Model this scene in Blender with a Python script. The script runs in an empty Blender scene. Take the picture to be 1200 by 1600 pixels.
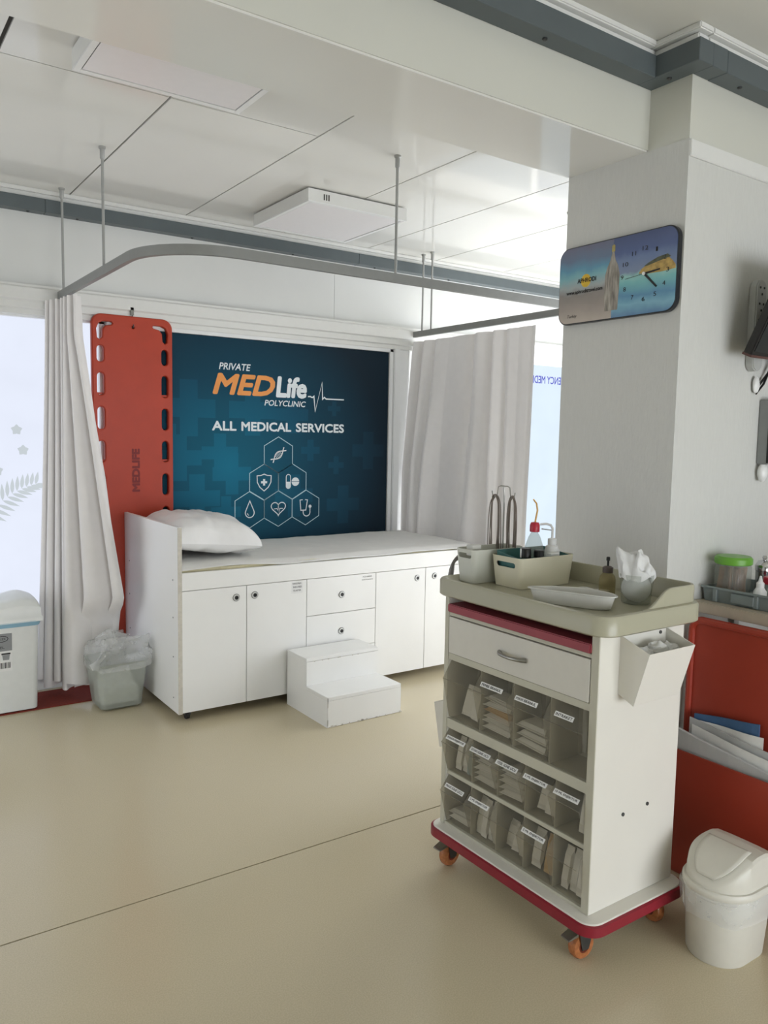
import bpy, bmesh, math, random
from mathutils import Vector, Matrix, noise
random.seed(7)
COL = bpy.context.scene.collection
SC = bpy.context.scene

# ------------------------------------------------------------------ camera
F_PX, YAW, PITCH, ROLL, CAMZ = 1242.0, math.radians(34.855), math.radians(-5.428), math.radians(1.0437), 1.45
def cam_basis():
    cy, sy, cp, sp = math.cos(YAW), math.sin(YAW), math.cos(PITCH), math.sin(PITCH)
    f = Vector((sy*cp, cy*cp, sp)); r = Vector((cy, -sy, 0)); u = r.cross(f)
    cr, sr = math.cos(ROLL), math.sin(ROLL)
    return r*cr + u*sr, -r*sr + u*cr, f
_R, _U, _F = cam_basis()
cam_data = bpy.data.cameras.new('camera')
cam = bpy.data.objects.new('camera', cam_data); COL.objects.link(cam)
m = Matrix((_R, _U, -_F)).transposed().to_4x4(); m.translation = (0, 0, CAMZ)
cam.matrix_world = m
cam_data.sensor_fit = 'HORIZONTAL'; cam_data.sensor_width = 36.0
cam_data.lens = F_PX/1200*36.0
cam_data.clip_start = 0.02
SC.camera = cam
# photo pixel -> direction; distance always from a known plane
def ray(x, y): return _R*((x-600)/F_PX) - _U*((y-800)/F_PX) + _F
def on_y(x, y, Y): d = ray(x, y); t = Y/d.y; return Vector((d.x*t, Y, CAMZ+d.z*t))
def on_x(x, y, X): d = ray(x, y); t = X/d.x; return Vector((X, d.y*t, CAMZ+d.z*t))
def on_z(x, y, Z): d = ray(x, y); t = (Z-CAMZ)/d.z; return Vector((d.x*t, d.y*t, Z))

# ------------------------------------------------------------------ view + world
SC.view_settings.view_transform = 'Standard'
SC.view_settings.look = 'None'
SC.view_settings.gamma = 1.0
SC.view_settings.exposure = 0.74
SC.view_settings.use_curve_mapping = False
world = bpy.data.worlds.new('world'); SC.world = world
world.use_nodes = True
bg = world.node_tree.nodes['Background']
bg.inputs['Color'].default_value = (0.75, 0.85, 1.0, 1); bg.inputs['Strength'].default_value = 0.8

# radiance of each pane: frosted windows, plus added left and bed-front fills
WIN_BACK_LEFT, WIN_BACK_RIGHT, WIN_SIDE, WIN_FRONT, FILL_LEFT, FILL_BED = .61, .64, 5.0, 5.4, 1.4, 2.3

# ------------------------------------------------------------------ materials
def lin(c):
    if isinstance(c, str):
        c = c.lstrip('#'); c = [int(c[i:i+2], 16)/255 for i in (0, 2, 4)]
        return tuple((x/12.92 if x <= .04045 else ((x+.055)/1.055)**2.4) for x in c)
    return tuple(c)
MATS = {}
def mat(name, color, rough=.5, metal=0., var=.04, scale=30., bump=0., bscale=200., spec=.5, coat=0., trans=0., alpha=1., ior=1.45, emis=0., stretch=None, translucent=0.):
    m = bpy.data.materials.new(name); m.use_nodes = True; MATS[name] = m
    nt = m.node_tree; N = nt.nodes; L = nt.links
    b = N['Principled BSDF']; c = lin(color)
    tc = N.new('ShaderNodeTexCoord')
    src = tc.outputs['Object']
    if stretch:
        mp = N.new('ShaderNodeMapping'); mp.inputs['Scale'].default_value = stretch
        L.new(src, mp.inputs['Vector']); src = mp.outputs['Vector']
    nz = N.new('ShaderNodeTexNoise'); nz.inputs['Scale'].default_value = scale; nz.inputs['Detail'].default_value = 4
    L.new(src, nz.inputs['Vector'])
    rp = N.new('ShaderNodeValToRGB')
    rp.color_ramp.elements[0].position = .3; rp.color_ramp.elements[1].position = .7
    rp.color_ramp.elements[0].color = (*[max(0, x*(1-var)) for x in c], 1)
    rp.color_ramp.elements[1].color = (*[min(1, x*(1+var)) for x in c], 1)
    L.new(nz.outputs['Fac'], rp.inputs['Fac']); L.new(rp.outputs['Color'], b.inputs['Base Color'])
    b.inputs['Roughness'].default_value = rough; b.inputs['Metallic'].default_value = metal
    b.inputs['Specular IOR Level'].default_value = spec; b.inputs['Coat Weight'].default_value = coat
    b.inputs['Transmission Weight'].default_value = trans; b.inputs['IOR'].default_value = ior
    b.inputs['Alpha'].default_value = alpha
    if emis:
        L.new(rp.outputs['Color'], b.inputs['Emission Color']); b.inputs['Emission Strength'].default_value = emis
    if bump:
        nb = N.new('ShaderNodeTexNoise'); nb.inputs['Scale'].default_value = bscale; nb.inputs['Detail'].default_value = 5
        L.new(src, nb.inputs['Vector'])
        bp = N.new('ShaderNodeBump'); bp.inputs['Strength'].default_value = bump; bp.inputs['Distance'].default_value = .004
        L.new(nb.outputs['Fac'], bp.inputs['Height']); L.new(bp.outputs['Normal'], b.inputs['Normal'])
    if translucent:
        tr = N.new('ShaderNodeBsdfTranslucent'); L.new(rp.outputs['Color'], tr.inputs['Color'])
        mx = N.new('ShaderNodeMixShader'); mx.inputs['Fac'].default_value = translucent
        out = N['Material Output']; L.new(b.outputs['BSDF'], mx.inputs[1]); L.new(tr.outputs['BSDF'], mx.inputs[2]); L.new(mx.outputs['Shader'], out.inputs['Surface'])
    return m
def clear(name, tint, opacity, rough=.15, var=.05, scale=20):
    """thin clear plastic: straight-through tinted part mixed with a glossy surface"""
    m = mat(name, tint, rough=rough, var=var, scale=scale, spec=.5)
    nt = m.node_tree; N = nt.nodes; L = nt.links
    t = N.new('ShaderNodeBsdfTransparent'); c = lin(tint); t.inputs['Color'].default_value = (*[.55+.45*x for x in c], 1)
    mx = N.new('ShaderNodeMixShader'); mx.inputs['Fac'].default_value = opacity
    L.new(t.outputs['BSDF'], mx.inputs[1]); L.new(N['Principled BSDF'].outputs['BSDF'], mx.inputs[2])
    L.new(mx.outputs['Shader'], N['Material Output'].inputs['Surface'])
    return m
def daylight(name, color, strength):
    """frosted pane lit from outside"""
    m = mat(name, color, rough=.4, var=.03, scale=3)
    nt = m.node_tree; N = nt.nodes; L = nt.links
    e = N.new('ShaderNodeEmission'); e.inputs['Strength'].default_value = strength
    ramp = [n for n in N if n.type == 'VALTORGB'][0]
    L.new(ramp.outputs['Color'], e.inputs['Color']); L.new(e.outputs['Emission'], N['Material Output'].inputs['Surface'])
    return m

mat('wall_white', '#dadbd8', .45, var=.015, scale=4)
mat('wall_paper', '#d0d0cb', .6, var=.02, scale=25, bump=.35, bscale=40, stretch=(6, 6, 1))
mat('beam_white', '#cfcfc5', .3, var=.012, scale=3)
mat('ceiling_panel', '#dddcd6', .09, var=.012, scale=3, spec=.5)
mat('ceiling_paint', '#d6d5cd', .5, var=.012, scale=3)
mat('gap_dark', '#3a3834', .8)
mat('trim_white', '#e0e0dc', .35, var=.012)
mat('frame_white', '#e6e7e6', .3, var=.01)
mat('trunk_grey', '#596163', .45, var=.04, scale=12)
mat('steel_dark', '#5b5d5e', .35, metal=.8)
mat('rail_grey', '#8e8f8c', .5, metal=.3, var=.03)
mat('rod_grey', '#a3a4a1', .45, metal=.4, var=.03)
mat('chrome', '#c9cacb', .12, metal=1., var=.02)
mat('knob_ring', '#d6d6d3', .3, metal=.25)
mat('wire_dark', '#8a8078', .35, metal=.6, var=.08)
mat('steel', '#9b9a94', .3, metal=.9, var=.05)
mat('laminate', '#efefec', .32, var=.012, scale=6)
mat('laminate_edge', '#c9c4b8', .5, var=.08, scale=60)
mat('black', '#141414', .4)
mat('rubber', '#262422', .6)
mat('cream_sheet', '#e9e8e4', .75, var=.02, scale=14, bump=.25, bscale=40)
mat('foam', '#e3dcba', .8, var=.05, scale=40)
mat('pillow_fabric', '#ebeae8', .38, var=.02, scale=10, bump=.5, bscale=16, stretch=(1.6, .6, 1))
mat('curtain_white', '#e9e6e4', .8, var=.015, scale=20, bump=.08, bscale=500, translucent=.035)
mat('board_red', '#b23c22', .42, var=.05, scale=9, bump=.05, bscale=300)
mat('board_letter', '#7c1f1a', .5)
mat('mat_red', '#7d2d1f', .85, var=.12, scale=80, bump=.4, bscale=300)
mat('bin_white', '#e2e4e1', .35, var=.015)
mat('bin_blue', '#8fb8cf', .35, var=.03)
mat('sticker_grey', '#8d8f90', .5); mat('sticker_white', '#e8e8e6', .5)
clear('bin_frosted', '#c3c8be', .5, rough=.3)
clear('bag_film', '#f4f5f4', .27, rough=.12)
clear('bag_white', '#f1f1ef', .75, rough=.35)
mat('trolley_white', '#dfdcd2', .34, var=.015, scale=6)
mat('trolley_frame', '#c2bfae', .4, var=.02, scale=8)
mat('trolley_drawer', '#d4d1c7', .4, var=.015)
mat('tray_cream', '#aba892', .28, var=.015, scale=6)
mat('red_edge', '#8a1f2e', .4, var=.05)
mat('red_shelf', '#96414a', .5, var=.05)
clear('clear_bin', '#cfcabb', .15, rough=.1)
clear('clear_amber', '#c07a4c', .72, rough=.12, var=.3, scale=60)
mat('wheel_core', '#6e2d1c', .35, var=.2, scale=80)
mat('label_white', '#eeeeea', .5); mat('ink', '#20201f', .6)
mat('packet_white', '#f0ede3', .35, var=.1, scale=35, bump=.4, bscale=45)
mat('packet_print', '#dcdad0', .4, var=.3, scale=60, bump=.2, bscale=60)
mat('packet_amber', '#c9a670', .4, var=.15, scale=35, bump=.3, bscale=45)
mat('packet_blue', '#9fb0ad', .4, var=.15, scale=35, bump=.3, bscale=45)
mat('basket_cream', '#d8d3bb', .38, var=.02, scale=8)
mat('basket_grey', '#d2d3c8', .38, var=.03, scale=8)
mat('teal_plastic', '#3f6f6d', .4, var=.05)
mat('kidney_grey', '#cfcec6', .4, var=.03)
clear('clear_bottle', '#cfd3cc', .22, rough=.08)
clear('clear_amber_bottle', '#b5a878', .34, rough=.1)
mat('lid_brown', '#5c524d', .4, metal=.3)
mat('cap_red', '#b3263a', .35, var=.05)
mat('tube_amber', '#d9a95c', .35, var=.05)
mat('cotton', '#f0f0ee', .9, var=.03, bump=.5, bscale=40)
mat('white_plastic', '#ececea', .3, var=.01)
clear('hose_grey', '#8f8c88', .7, rough=.25)
mat('counter_top', '#b5aa98', .45, var=.05, scale=30)
mat('tray_grey', '#7f8887', .45, var=.05, scale=20)
mat('lid_green', '#6aa63a', .35, var=.05)
mat('stick_wood', '#b78f73', .7, var=.15, scale=60)
mat('holder_red', '#a83e2b', .45, var=.06, scale=6)
mat('folder_blue', '#4b6f98', .5, var=.06)
mat('paper', '#c3c5c3', .7, var=.05, scale=20)
mat('swing_bin', '#d2cfc3', .38, var=.015)
mat('screen_black', '#0d1013', .15, var=.1)
mat('frame_brown', '#5a3a34', .35)
mat('strip_grey', '#b9bab6', .4)
mat('unit_grey', '#8b8d8c', .4)
mat('diffuser', '#e6e3e4', .3, var=.01)
mat('poster_white', '#dfe6e8', .5, var=.01)
mat('poster_orange', '#e59548', .5, var=.02)
mat('poster_line', '#b8d6de', .5, var=.01)
daylight('pane_back_left', '#e6ecfb', WIN_BACK_LEFT)
daylight('pane_back_right', '#dfeefb', WIN_BACK_RIGHT)
daylight('fern_print', '#c9d1d6', .60)
daylight('window_lettering', '#6a6ed2', .60)
daylight('pane_side', '#f3f7ff', WIN_SIDE)
daylight('pane_front', '#f1f6ff', WIN_FRONT)
daylight('pane_fill', '#f5f8ff', FILL_BED)  # glow of the panes added behind the pillar
daylight('pane_left_fill', '#f3f7ff', FILL_LEFT)

def floor_material():
    m = mat('vinyl_floor', '#cbbfa2', .24, var=.02, scale=1.1, spec=.5)
    nt = m.node_tree; N = nt.nodes; L = nt.links; b = N['Principled BSDF']
    tc = N.new('ShaderNodeTexCoord')
    sp = N.new('ShaderNodeTexNoise'); sp.inputs['Scale'].default_value = 260; sp.inputs['Detail'].default_value = 2
    L.new(tc.outputs['Object'], sp.inputs['Vector'])
    r2 = N.new('ShaderNodeValToRGB'); r2.color_ramp.elements[0].position = .38; r2.color_ramp.elements[1].position = .62
    r2.color_ramp.elements[0].color = (.92, .92, .91, 1); r2.color_ramp.elements[1].color = (1.03, 1.03, 1.03, 1)
    L.new(sp.outputs['Fac'], r2.inputs['Fac'])
    mul = N.new('ShaderNodeMix'); mul.data_type = 'RGBA'; mul.blend_type = 'MULTIPLY'; mul.inputs['Factor'].default_value = 1
    ramp = [n for n in N if n.type == 'VALTORGB'][0]
    L.new(ramp.outputs['Color'], mul.inputs['A']); L.new(r2.outputs['Color'], mul.inputs['B'])
    L.new(mul.outputs['Result'], b.inputs['Base Color'])
    sm = N.new('ShaderNodeTexNoise'); sm.inputs['Scale'].default_value = 1.6; sm.inputs['Detail'].default_value = 3
    L.new(tc.outputs['Object'], sm.inputs['Vector'])
    mr = N.new('ShaderNodeMapRange'); mr.inputs['To Min'].default_value = .15; mr.inputs['To Max'].default_value = .23
    L.new(sm.outputs['Fac'], mr.inputs['Value']); L.new(mr.outputs['Result'], b.inputs['Roughness'])
    bp = N.new('ShaderNodeBump'); bp.inputs['Strength'].default_value = .05; bp.inputs['Distance'].default_value = .002
    L.new(sp.outputs['Fac'], bp.inputs['Height']); L.new(bp.outputs['Normal'], b.inputs['Normal'])
    return m
floor_material()

def poster_material(name, gain):
    """teal print, darker towards its right and top edges as printed"""
    m = mat(name, '#0f5068', .6, var=.05, scale=6, spec=.2)
    nt = m.node_tree; N = nt.nodes; L = nt.links; b = N['Principled BSDF']
    tc = N.new('ShaderNodeTexCoord'); sx = N.new('ShaderNodeSeparateXYZ'); L.new(tc.outputs['Object'], sx.inputs['Vector'])
    # distance from the print's bright centre
    mp = N.new('ShaderNodeMapping'); mp.inputs['Location'].default_value = (-.55, 0, -.85); mp.inputs['Scale'].default_value = (.85, 0, .9)
    L.new(tc.outputs['Object'], mp.inputs['Vector'])
    ln = N.new('ShaderNodeVectorMath'); ln.operation = 'LENGTH'; L.new(mp.outputs['Vector'], ln.inputs[0])
    rp = N.new('ShaderNodeValToRGB'); e = rp.color_ramp.elements
    e[0].position = 0; e[0].color = (*[x*gain for x in lin('#11708c')], 1)
    e[1].position = 1; e[1].color = (*[x*gain for x in lin('#142a38')], 1)
    k = rp.color_ramp.elements.new(.5); k.color = (*[x*gain for x in lin('#0f4c64')], 1)
    L.new(ln.outputs['Value'], rp.inputs['Fac']); L.new(rp.outputs['Color'], b.inputs['Base Color'])
    return m
poster_material('poster_teal', .72); poster_material('poster_cross', .98)

def clock_material():
    m = mat('clock_print', '#4f8fae', .15, var=.05)
    nt = m.node_tree; N = nt.nodes; L = nt.links; b = N['Principled BSDF']
    tc = N.new('ShaderNodeTexCoord'); sx = N.new('ShaderNodeSeparateXYZ'); L.new(tc.outputs['Object'], sx.inputs['Vector'])
    nz = N.new('ShaderNodeTexNoise'); nz.inputs['Scale'].default_value = 16; nz.inputs['Detail'].default_value = 6; L.new(tc.outputs['Object'], nz.inputs['Vector'])
    ad = N.new('ShaderNodeMath'); ad.operation = 'MULTIPLY_ADD'; ad.inputs[1].default_value = .14; L.new(nz.outputs['Fac'], ad.inputs[0])
    mr = N.new('ShaderNodeMapRange'); mr.inputs['From Min'].default_value = 0; mr.inputs['From Max'].default_value = .272
    mr.inputs['To Min'].default_value = -.07; mr.inputs['To Max'].default_value = .93
    L.new(sx.outputs['Z'], mr.inputs['Value']); L.new(mr.outputs['Result'], ad.inputs[2])
    def ramp(st):
        r = N.new('ShaderNodeValToRGB'); el = r.color_ramp.elements
        el[0].position, el[0].color = st[0][0], (*lin(st[0][1]), 1); el[1].position, el[1].color = st[-1][0], (*lin(st[-1][1]), 1)
        for p, c in st[1:-1]:
            q = el.new(p); q.color = (*lin(c), 1)
        L.new(ad.outputs['Value'], r.inputs['Fac']); return r
    a = ramp([(0, '#c2b3a4'), (.2, '#a99b90'), (.38, '#978f88'), (.47, '#a8b3b3'), (.6, '#6fb6c0'), (.7, '#3c93b6'), (.82, '#5a7596'), (1, '#6a6a86')])
    c = ramp([(0, '#3f79ad'), (.15, '#6fb6cf'), (.25, '#3a8fba'), (.42, '#69c3c4'), (.50, '#8fd0c8'), (.54, '#7489ad'), (.7, '#5a77a9'), (.8, '#3a5794'), (1, '#31477f')])
    st = N.new('ShaderNodeMath'); st.operation = 'LESS_THAN'; st.inputs[1].default_value = .005; L.new(sx.outputs['Y'], st.inputs[0])
    mx = N.new('ShaderNodeMix'); mx.data_type = 'RGBA'; L.new(st.outputs['Value'], mx.inputs['Factor'])
    L.new(a.outputs['Color'], mx.inputs['A']); L.new(c.outputs['Color'], mx.inputs['B']); hs = N.new('ShaderNodeHueSaturation'); hs.inputs['Saturation'].default_value = .8; hs.inputs['Value'].default_value = .95; L.new(mx.outputs['Result'], hs.inputs['Color']); L.new(hs.outputs['Color'], b.inputs['Base Color'])
    b.inputs['Coat Weight'].default_value = .5
clock_material()
mat('clock_sand', '#b79a5a', .3, var=.3, scale=60); mat('clock_scrub', '#565a45', .3, var=.3, scale=70)
mat('clock_sun', '#d8b43a', .3); mat('clock_bottle', '#9a948a', .25, var=.45, scale=50, stretch=(1, 2.2, .35))
mat('clock_gold', '#a99a5c', .3, var=.2); mat('clock_edge', '#23262b', .3)

# ------------------------------------------------------------------ mesh helpers
ORG = {}
class MB:
    def __init__(s): s.v = []; s.f = []
    def add(s, vs, fs):
        o = len(s.v); s.v += [tuple(p) for p in vs]; s.f += [tuple(i+o for i in f) for f in fs]; return s
    def box(s, x0, y0, z0, x1, y1, z1):
        return s.add([(x0,y0,z0),(x1,y0,z0),(x1,y1,z0),(x0,y1,z0),(x0,y0,z1),(x1,y0,z1),(x1,y1,z1),(x0,y1,z1)],
                     [(0,3,2,1),(4,5,6,7),(0,1,5,4),(1,2,6,5),(2,3,7,6),(3,0,4,7)])
    def prism(s, pts, axis, a, b):
        def P(p, t): return (t, p[0], p[1]) if axis == 'x' else ((p[0], t, p[1]) if axis == 'y' else (p[0], p[1], t))
        n = len(pts); vs = [P(p, a) for p in pts] + [P(p, b) for p in pts]
        return s.add(vs, [tuple(range(n))[::-1], tuple(range(n, 2*n))] + [(i, (i+1) % n, n+(i+1) % n, n+i) for i in range(n)])
    def loft(s, rings, closed=True, cap0=True, cap1=True):
        n = len(rings[0]); vs = [p for r in rings for p in r]; fs = []
        for k in range(len(rings)-1):
            for i in range(n if closed else n-1):
                j = (i+1) % n; fs.append((k*n+i, k*n+j, (k+1)*n+j, (k+1)*n+i))
        if cap0: fs.append(tuple(range(n))[::-1])
        if cap1: fs.append(tuple(range((len(rings)-1)*n, len(rings)*n)))
        return s.add(vs, fs)
    def lathe(s, cx, cy, prof, n=28, cap0=True, cap1=True):
        return s.loft([[(cx+r*math.cos(2*math.pi*i/n), cy+r*math.sin(2*math.pi*i/n), z) for i in range(n)] for r, z in prof], True, cap0, cap1)
    def tube(s, path, r, n=8, closed=False):
        path = [Vector(p) for p in path]; m = len(path)
        rr = r if isinstance(r, (list, tuple)) else [r]*m
        T = []
        for i in range(m):
            a = path[(i-1) % m] if (closed or i > 0) else path[i]; b = path[(i+1) % m] if (closed or i < m-1) else path[i]
            t = (b-a); T.append(t.normalized() if t.length > 1e-9 else Vector((0, 0, 1)))
        up = Vector((0, 0, 1)) if abs(T[0].z) < .9 else Vector((1, 0, 0))
        nrm = (up - T[0]*up.dot(T[0])).normalized(); rings = []
        for i in range(m):
            nrm = nrm - T[i]*nrm.dot(T[i]); nrm = nrm.normalized(); bi = T[i].cross(nrm)
            rings.append([path[i] + (nrm*math.cos(2*math.pi*k/n) + bi*math.sin(2*math.pi*k/n))*rr[i] for k in range(n)])
        if closed: return s.loft(rings+[rings[0]], True, False, False)
        return s.loft(rings)
    def cyl(s, p0, p1, r, n=16): return s.tube([p0, p1], r, n)
    def torus(s, c, axis, R, r, n=28, k=10):
        ax = Vector(axis).normalized(); u = ax.orthogonal().normalized(); w = ax.cross(u)
        return s.tube([Vector(c)+(u*math.cos(2*math.pi*i/n)+w*math.sin(2*math.pi*i/n))*R for i in range(n)], r, k, True)
    def grid(s, fn, nu, nv):
        vs = [fn(i/nu, j/nv) for i in range(nu+1) for j in range(nv+1)]
        return s.add(vs, [(i*(nv+1)+j, (i+1)*(nv+1)+j, (i+1)*(nv+1)+j+1, i*(nv+1)+j+1) for i in range(nu) for j in range(nv)])
    def build(s, name, mt, parent=None, smooth=False, bevel=0, seg=2, solid=0, loc=None, normals=True, subsurf=0):
        org = ORG[parent.name] if parent is not None else Vector(loc if loc is not None else (0, 0, 0))
        me = bpy.data.meshes.new(name)
        me.from_pydata([tuple(Vector(p)-org) for p in s.v], [], s.f)
        bm = bmesh.new(); bm.from_mesh(me)
        if normals: bmesh.ops.recalc_face_normals(bm, faces=bm.faces)
        if bevel:
            ed = [e for e in bm.edges if len(e.link_faces) == 2 and e.calc_face_angle(0) > .5]
            bmesh.ops.bevel(bm, geom=ed, offset=bevel, segments=seg, affect='EDGES', clamp_overlap=True)
        bm.to_mesh(me); bm.free()
        if smooth or bevel:
            for p in me.polygons: p.use_smooth = True
            me.set_sharp_from_angle(angle=math.radians(40 if smooth else 30))
        me.materials.append(MATS[mt] if isinstance(mt, str) else mt)
        o = bpy.data.objects.new(name, me); COL.objects.link(o)
        if parent is not None: o.parent = parent
        else: o.location = org
        ORG[o.name] = org
        if solid:
            md = o.modifiers.new('thickness', 'SOLIDIFY'); md.thickness = solid; md.offset = 0
        if subsurf:
            md = o.modifiers.new('smooth', 'SUBSURF'); md.levels = subsurf; md.render_levels = subsurf
        return o
def tag(o, label, cat, group=None):
    o['label'] = label; o['category'] = cat
    if group: o['group'] = group
    return o
def thing(name, label, cat, loc, group=None):
    o = bpy.data.objects.new(name, None); COL.objects.link(o); o.location = loc; o.empty_display_size = .05
    ORG[o.name] = Vector(loc); return tag(o, label, cat, group)
def struct(o, label=None):
    o['kind'] = 'structure'
    if label: o['label'] = label
    return o
def struct_empty(name, loc=(0, 0, 0)):
    o = bpy.data.objects.new(name, None); COL.objects.link(o); o.location = loc; ORG[o.name] = Vector(loc); return struct(o)
def B(*a): return MB().box(*a)
def rrect(x0, y0, x1, y1, r, n=6):
    pts = []
    for cx, cy, a in ((x1-r, y1-r, 0), (x0+r, y1-r, 90), (x0+r, y0+r, 180), (x1-r, y0+r, 270)):
        for k in range(n+1):
            t = math.radians(a+90*k/n); pts.append((cx+r*math.cos(t), cy+r*math.sin(t)))
    return pts
def ring(pts, z): return [(p[0], p[1], z) for p in pts]
def share(src, name, parent, off):
    o = src.copy(); o.name = name; COL.objects.link(o); o.parent = parent; o.location = off
    ORG[o.name] = ORG[parent.name]; return o
class Plane2D:
    """flat print: 2D drawing mapped on a plane in the scene"""
    def __init__(s, o, xd, ud, depth=.0006): s.o = Vector(o); s.x = Vector(xd); s.u = Vector(ud); s.n = s.x.cross(s.u).normalized(); s.d = depth
    def P(s, p, t=0): return s.o + s.x*p[0] + s.u*p[1] + s.n*t
def poly(pl, mb, pts, t0=0., t1=None):
    t1 = pl.d if t1 is None else t1; n = len(pts)
    return mb.add([pl.P(p, t0) for p in pts]+[pl.P(p, t1) for p in pts],
                  [tuple(range(n)), tuple(range(n, 2*n))]+[(i, (i+1) % n, n+(i+1) % n, n+i) for i in range(n)])
def ribbon(pl, mb, pts, w, closed=False, t=None):
    pts = [Vector(p) for p in pts]; n = len(pts); L = []; R = []
    for i in range(n):
        a = pts[i-1] if (closed or i > 0) else None; b = pts[(i+1) % n] if (closed or i < n-1) else None
        d0 = (pts[i]-a).normalized() if a is not None else None; d1 = (b-pts[i]).normalized() if b is not None else None
        if d0 is None: d0 = d1
        if d1 is None: d1 = d0
        n0 = Vector((-d0.y, d0.x)); n1 = Vector((-d1.y, d1.x)); mm = n0+n1
        mm = n0 if mm.length < .2 else mm.normalized(); k = 1/max(.45, mm.dot(n0))
        L.append(pts[i]+mm*w/2*k); R.append(pts[i]-mm*w/2*k)
    rng = range(n if closed else n-1); t = pl.d if t is None else t
    for i in rng:
        j = (i+1) % n; mb.add([pl.P(q, t) for q in (L[i], R[i], R[j], L[j])], [(0, 1, 2, 3)])
    return mb
def text_mesh(s, shear=0., bold=0.):
    cu = bpy.data.curves.new('txt', 'FONT'); cu.body = s; cu.size = 1; cu.shear = shear; cu.offset = bold; cu.resolution_u = 3; cu.fill_mode = 'BOTH'
    ob = bpy.data.objects.new('txt', cu); COL.objects.link(ob)
    dg = bpy.context.evaluated_depsgraph_get(); ev = ob.evaluated_get(dg)
    me = ev.to_mesh(); vs = [v.co.copy() for v in me.vertices]; fs = [tuple(p.vertices) for p in me.polygons]; ev.to_mesh_clear()
    bpy.data.objects.remove(ob); bpy.data.curves.remove(cu)
    return vs, fs
def text(name, s, pl, x, y, mt, parent, w=None, h=None, shear=0., bold=0., t=None):
    vs, fs = text_mesh(s, shear, 0.)
    x0 = min(v.x for v in vs); x1 = max(v.x for v in vs); y0 = min(v.y for v in vs); y1 = max(v.y for v in vs)
    ky = (h/(y1-y0)) if h else None; kx = (w/(x1-x0)) if w else ky
    if ky is None: ky = kx
    t = pl.d*1.3 if t is None else t
    mb = MB(); offs = [(0, 0)]
    if bold:
        offs += [(math.cos(a*math.pi/4), math.sin(a*math.pi/4)) for a in range(8)]
    hgt_ = (y1-y0)*ky; bw = bold*hgt_
    for q, (ox, oy) in enumerate(offs):
        mb.add([pl.P((x+bw+(v.x-x0)*kx*(1-2*bw/((x1-x0)*kx))+ox*bw, y+bw+(v.y-y0)*ky*(1-2*bw/hgt_)+oy*bw), t+q*.00004) for v in vs], fs)
    return mb.build(name, mt, parent, normals=False)

# ================================================================== ROOM
XL, XR, YF, YB, ZC = -2.0, 5.6, -2.6, 4.65, 2.71
PX, PY0, PY1 = 2.26, 1.60, 2.096          # pillar / wall end
BY0, BY1, BZ = 1.755, 2.096, 2.402        # ceiling beam
fl = struct(B(XL-.1, YF-.1, -.06, XR+.1, YB+.3, -.004).build('floor', 'gap_dark'), 'pale beige glossy vinyl floor')
for (a, b) in ((YF-.1, 2.338), (2.344, YB+.3)):
    B(XL-.1, a, -.004, XR+.1, b, 0).build('vinyl_sheet', 'vinyl_floor', fl)
cl = struct(B(XL-.1, YF-.1, ZC+.008, XR+.1, YB+.2, ZC+.1).build('ceiling', 'gap_dark'), 'white panelled ceiling')
seams = [XL, -1.4, -.77, -.135, .505, 1.107, 1.752, 2.393, 3.025, 3.61, 4.25, 4.9, XR]
for i in range(len(seams)-1):
    a, b = seams[i]+.004, seams[i+1]-.004
    ys = [(BY1-.01, 3.047), (3.053, YB)] if seams[i+1] < 1.8 else [(BY1-.01, YB)]
    for y0, y1 in ys:
        aa = a+.007 if (seams[i] == .505 and y1 < 3.1) else a
        B(aa, y0, ZC, b, y1, ZC+.009).build('ceiling_panel', 'ceiling_panel', cl)
B(1.112, 3.055, ZC-.0012, 1.322, 3.655, ZC).build('access_hatch', 'ceiling_panel', cl)
B(XL, YF, ZC, XR, BY0+.01, ZC+.009).build('ceiling_panel', 'ceiling_paint', cl)
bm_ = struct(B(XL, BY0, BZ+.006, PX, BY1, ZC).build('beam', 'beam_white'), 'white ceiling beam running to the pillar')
B(XL, BY0+.004, BZ, PX, BY1, BZ+.007).build('soffit_panel', 'ceiling_panel', bm_)

# right wall end (pillar) with its side wall: wallpaper below, smooth band above
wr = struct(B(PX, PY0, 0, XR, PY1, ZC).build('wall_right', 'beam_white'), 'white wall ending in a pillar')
B(PX-.003, PY0-.003, 0, XR, PY1, BZ).build('wallpaper', 'wall_paper', wr)
B(PX-.004, PY0-.012, BZ-.055, XR, PY0, BZ-.004).build('cover_strip', 'trim_white', wr, bevel=.002)
# hidden outer walls
def wall_with_window(name, wname, panename, x0, x1, y0, y1, w0, w1, zb, zt, axis, pane, inset):
    mb = MB()
    if axis == 'x':   # wall plane x = const
        mb.box(x0, y0, 0, x1, y1, zb).box(x0, y0, zt, x1, y1, ZC).box(x0, y0, zb, x1, w0, zt).box(x0, w1, zb, x1, y1, zt)
    else:
        mb.box(x0, y0, 0, x1, y1, zb).box(x0, y0, zt, x1, y1, ZC).box(x0, y0, zb, w0, y1, zt).box(w1, y0, zb, x1, y1, zt)
    struct(mb.build(name, 'wall_white'))
    w = struct_empty(wname)
    if axis == 'x':
        xx = inset
        B(xx, w0, zb, xx+.01, w1, zt).build('pane', pane, w)
        n = max(1, round((w1-w0)/1.1))
        for k in range(n+1):
            y = w0+(w1-w0)*k/n; B(xx-.02, y-.03, zb, xx+.0, y+.03, zt).build('mullion', 'frame_white', w)
    else:
        B(w0, inset, zb, w1, inset+.01, zt).build('pane', pane, w)
        n = max(1, round((w1-w0)/1.1))
        for k in range(n+1):
            x = w0+(w1-w0)*k/n; B(x-.03, inset+.01, zb, x+.03, inset+.03, zt).build('mullion', 'frame_white', w)
    return w
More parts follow.
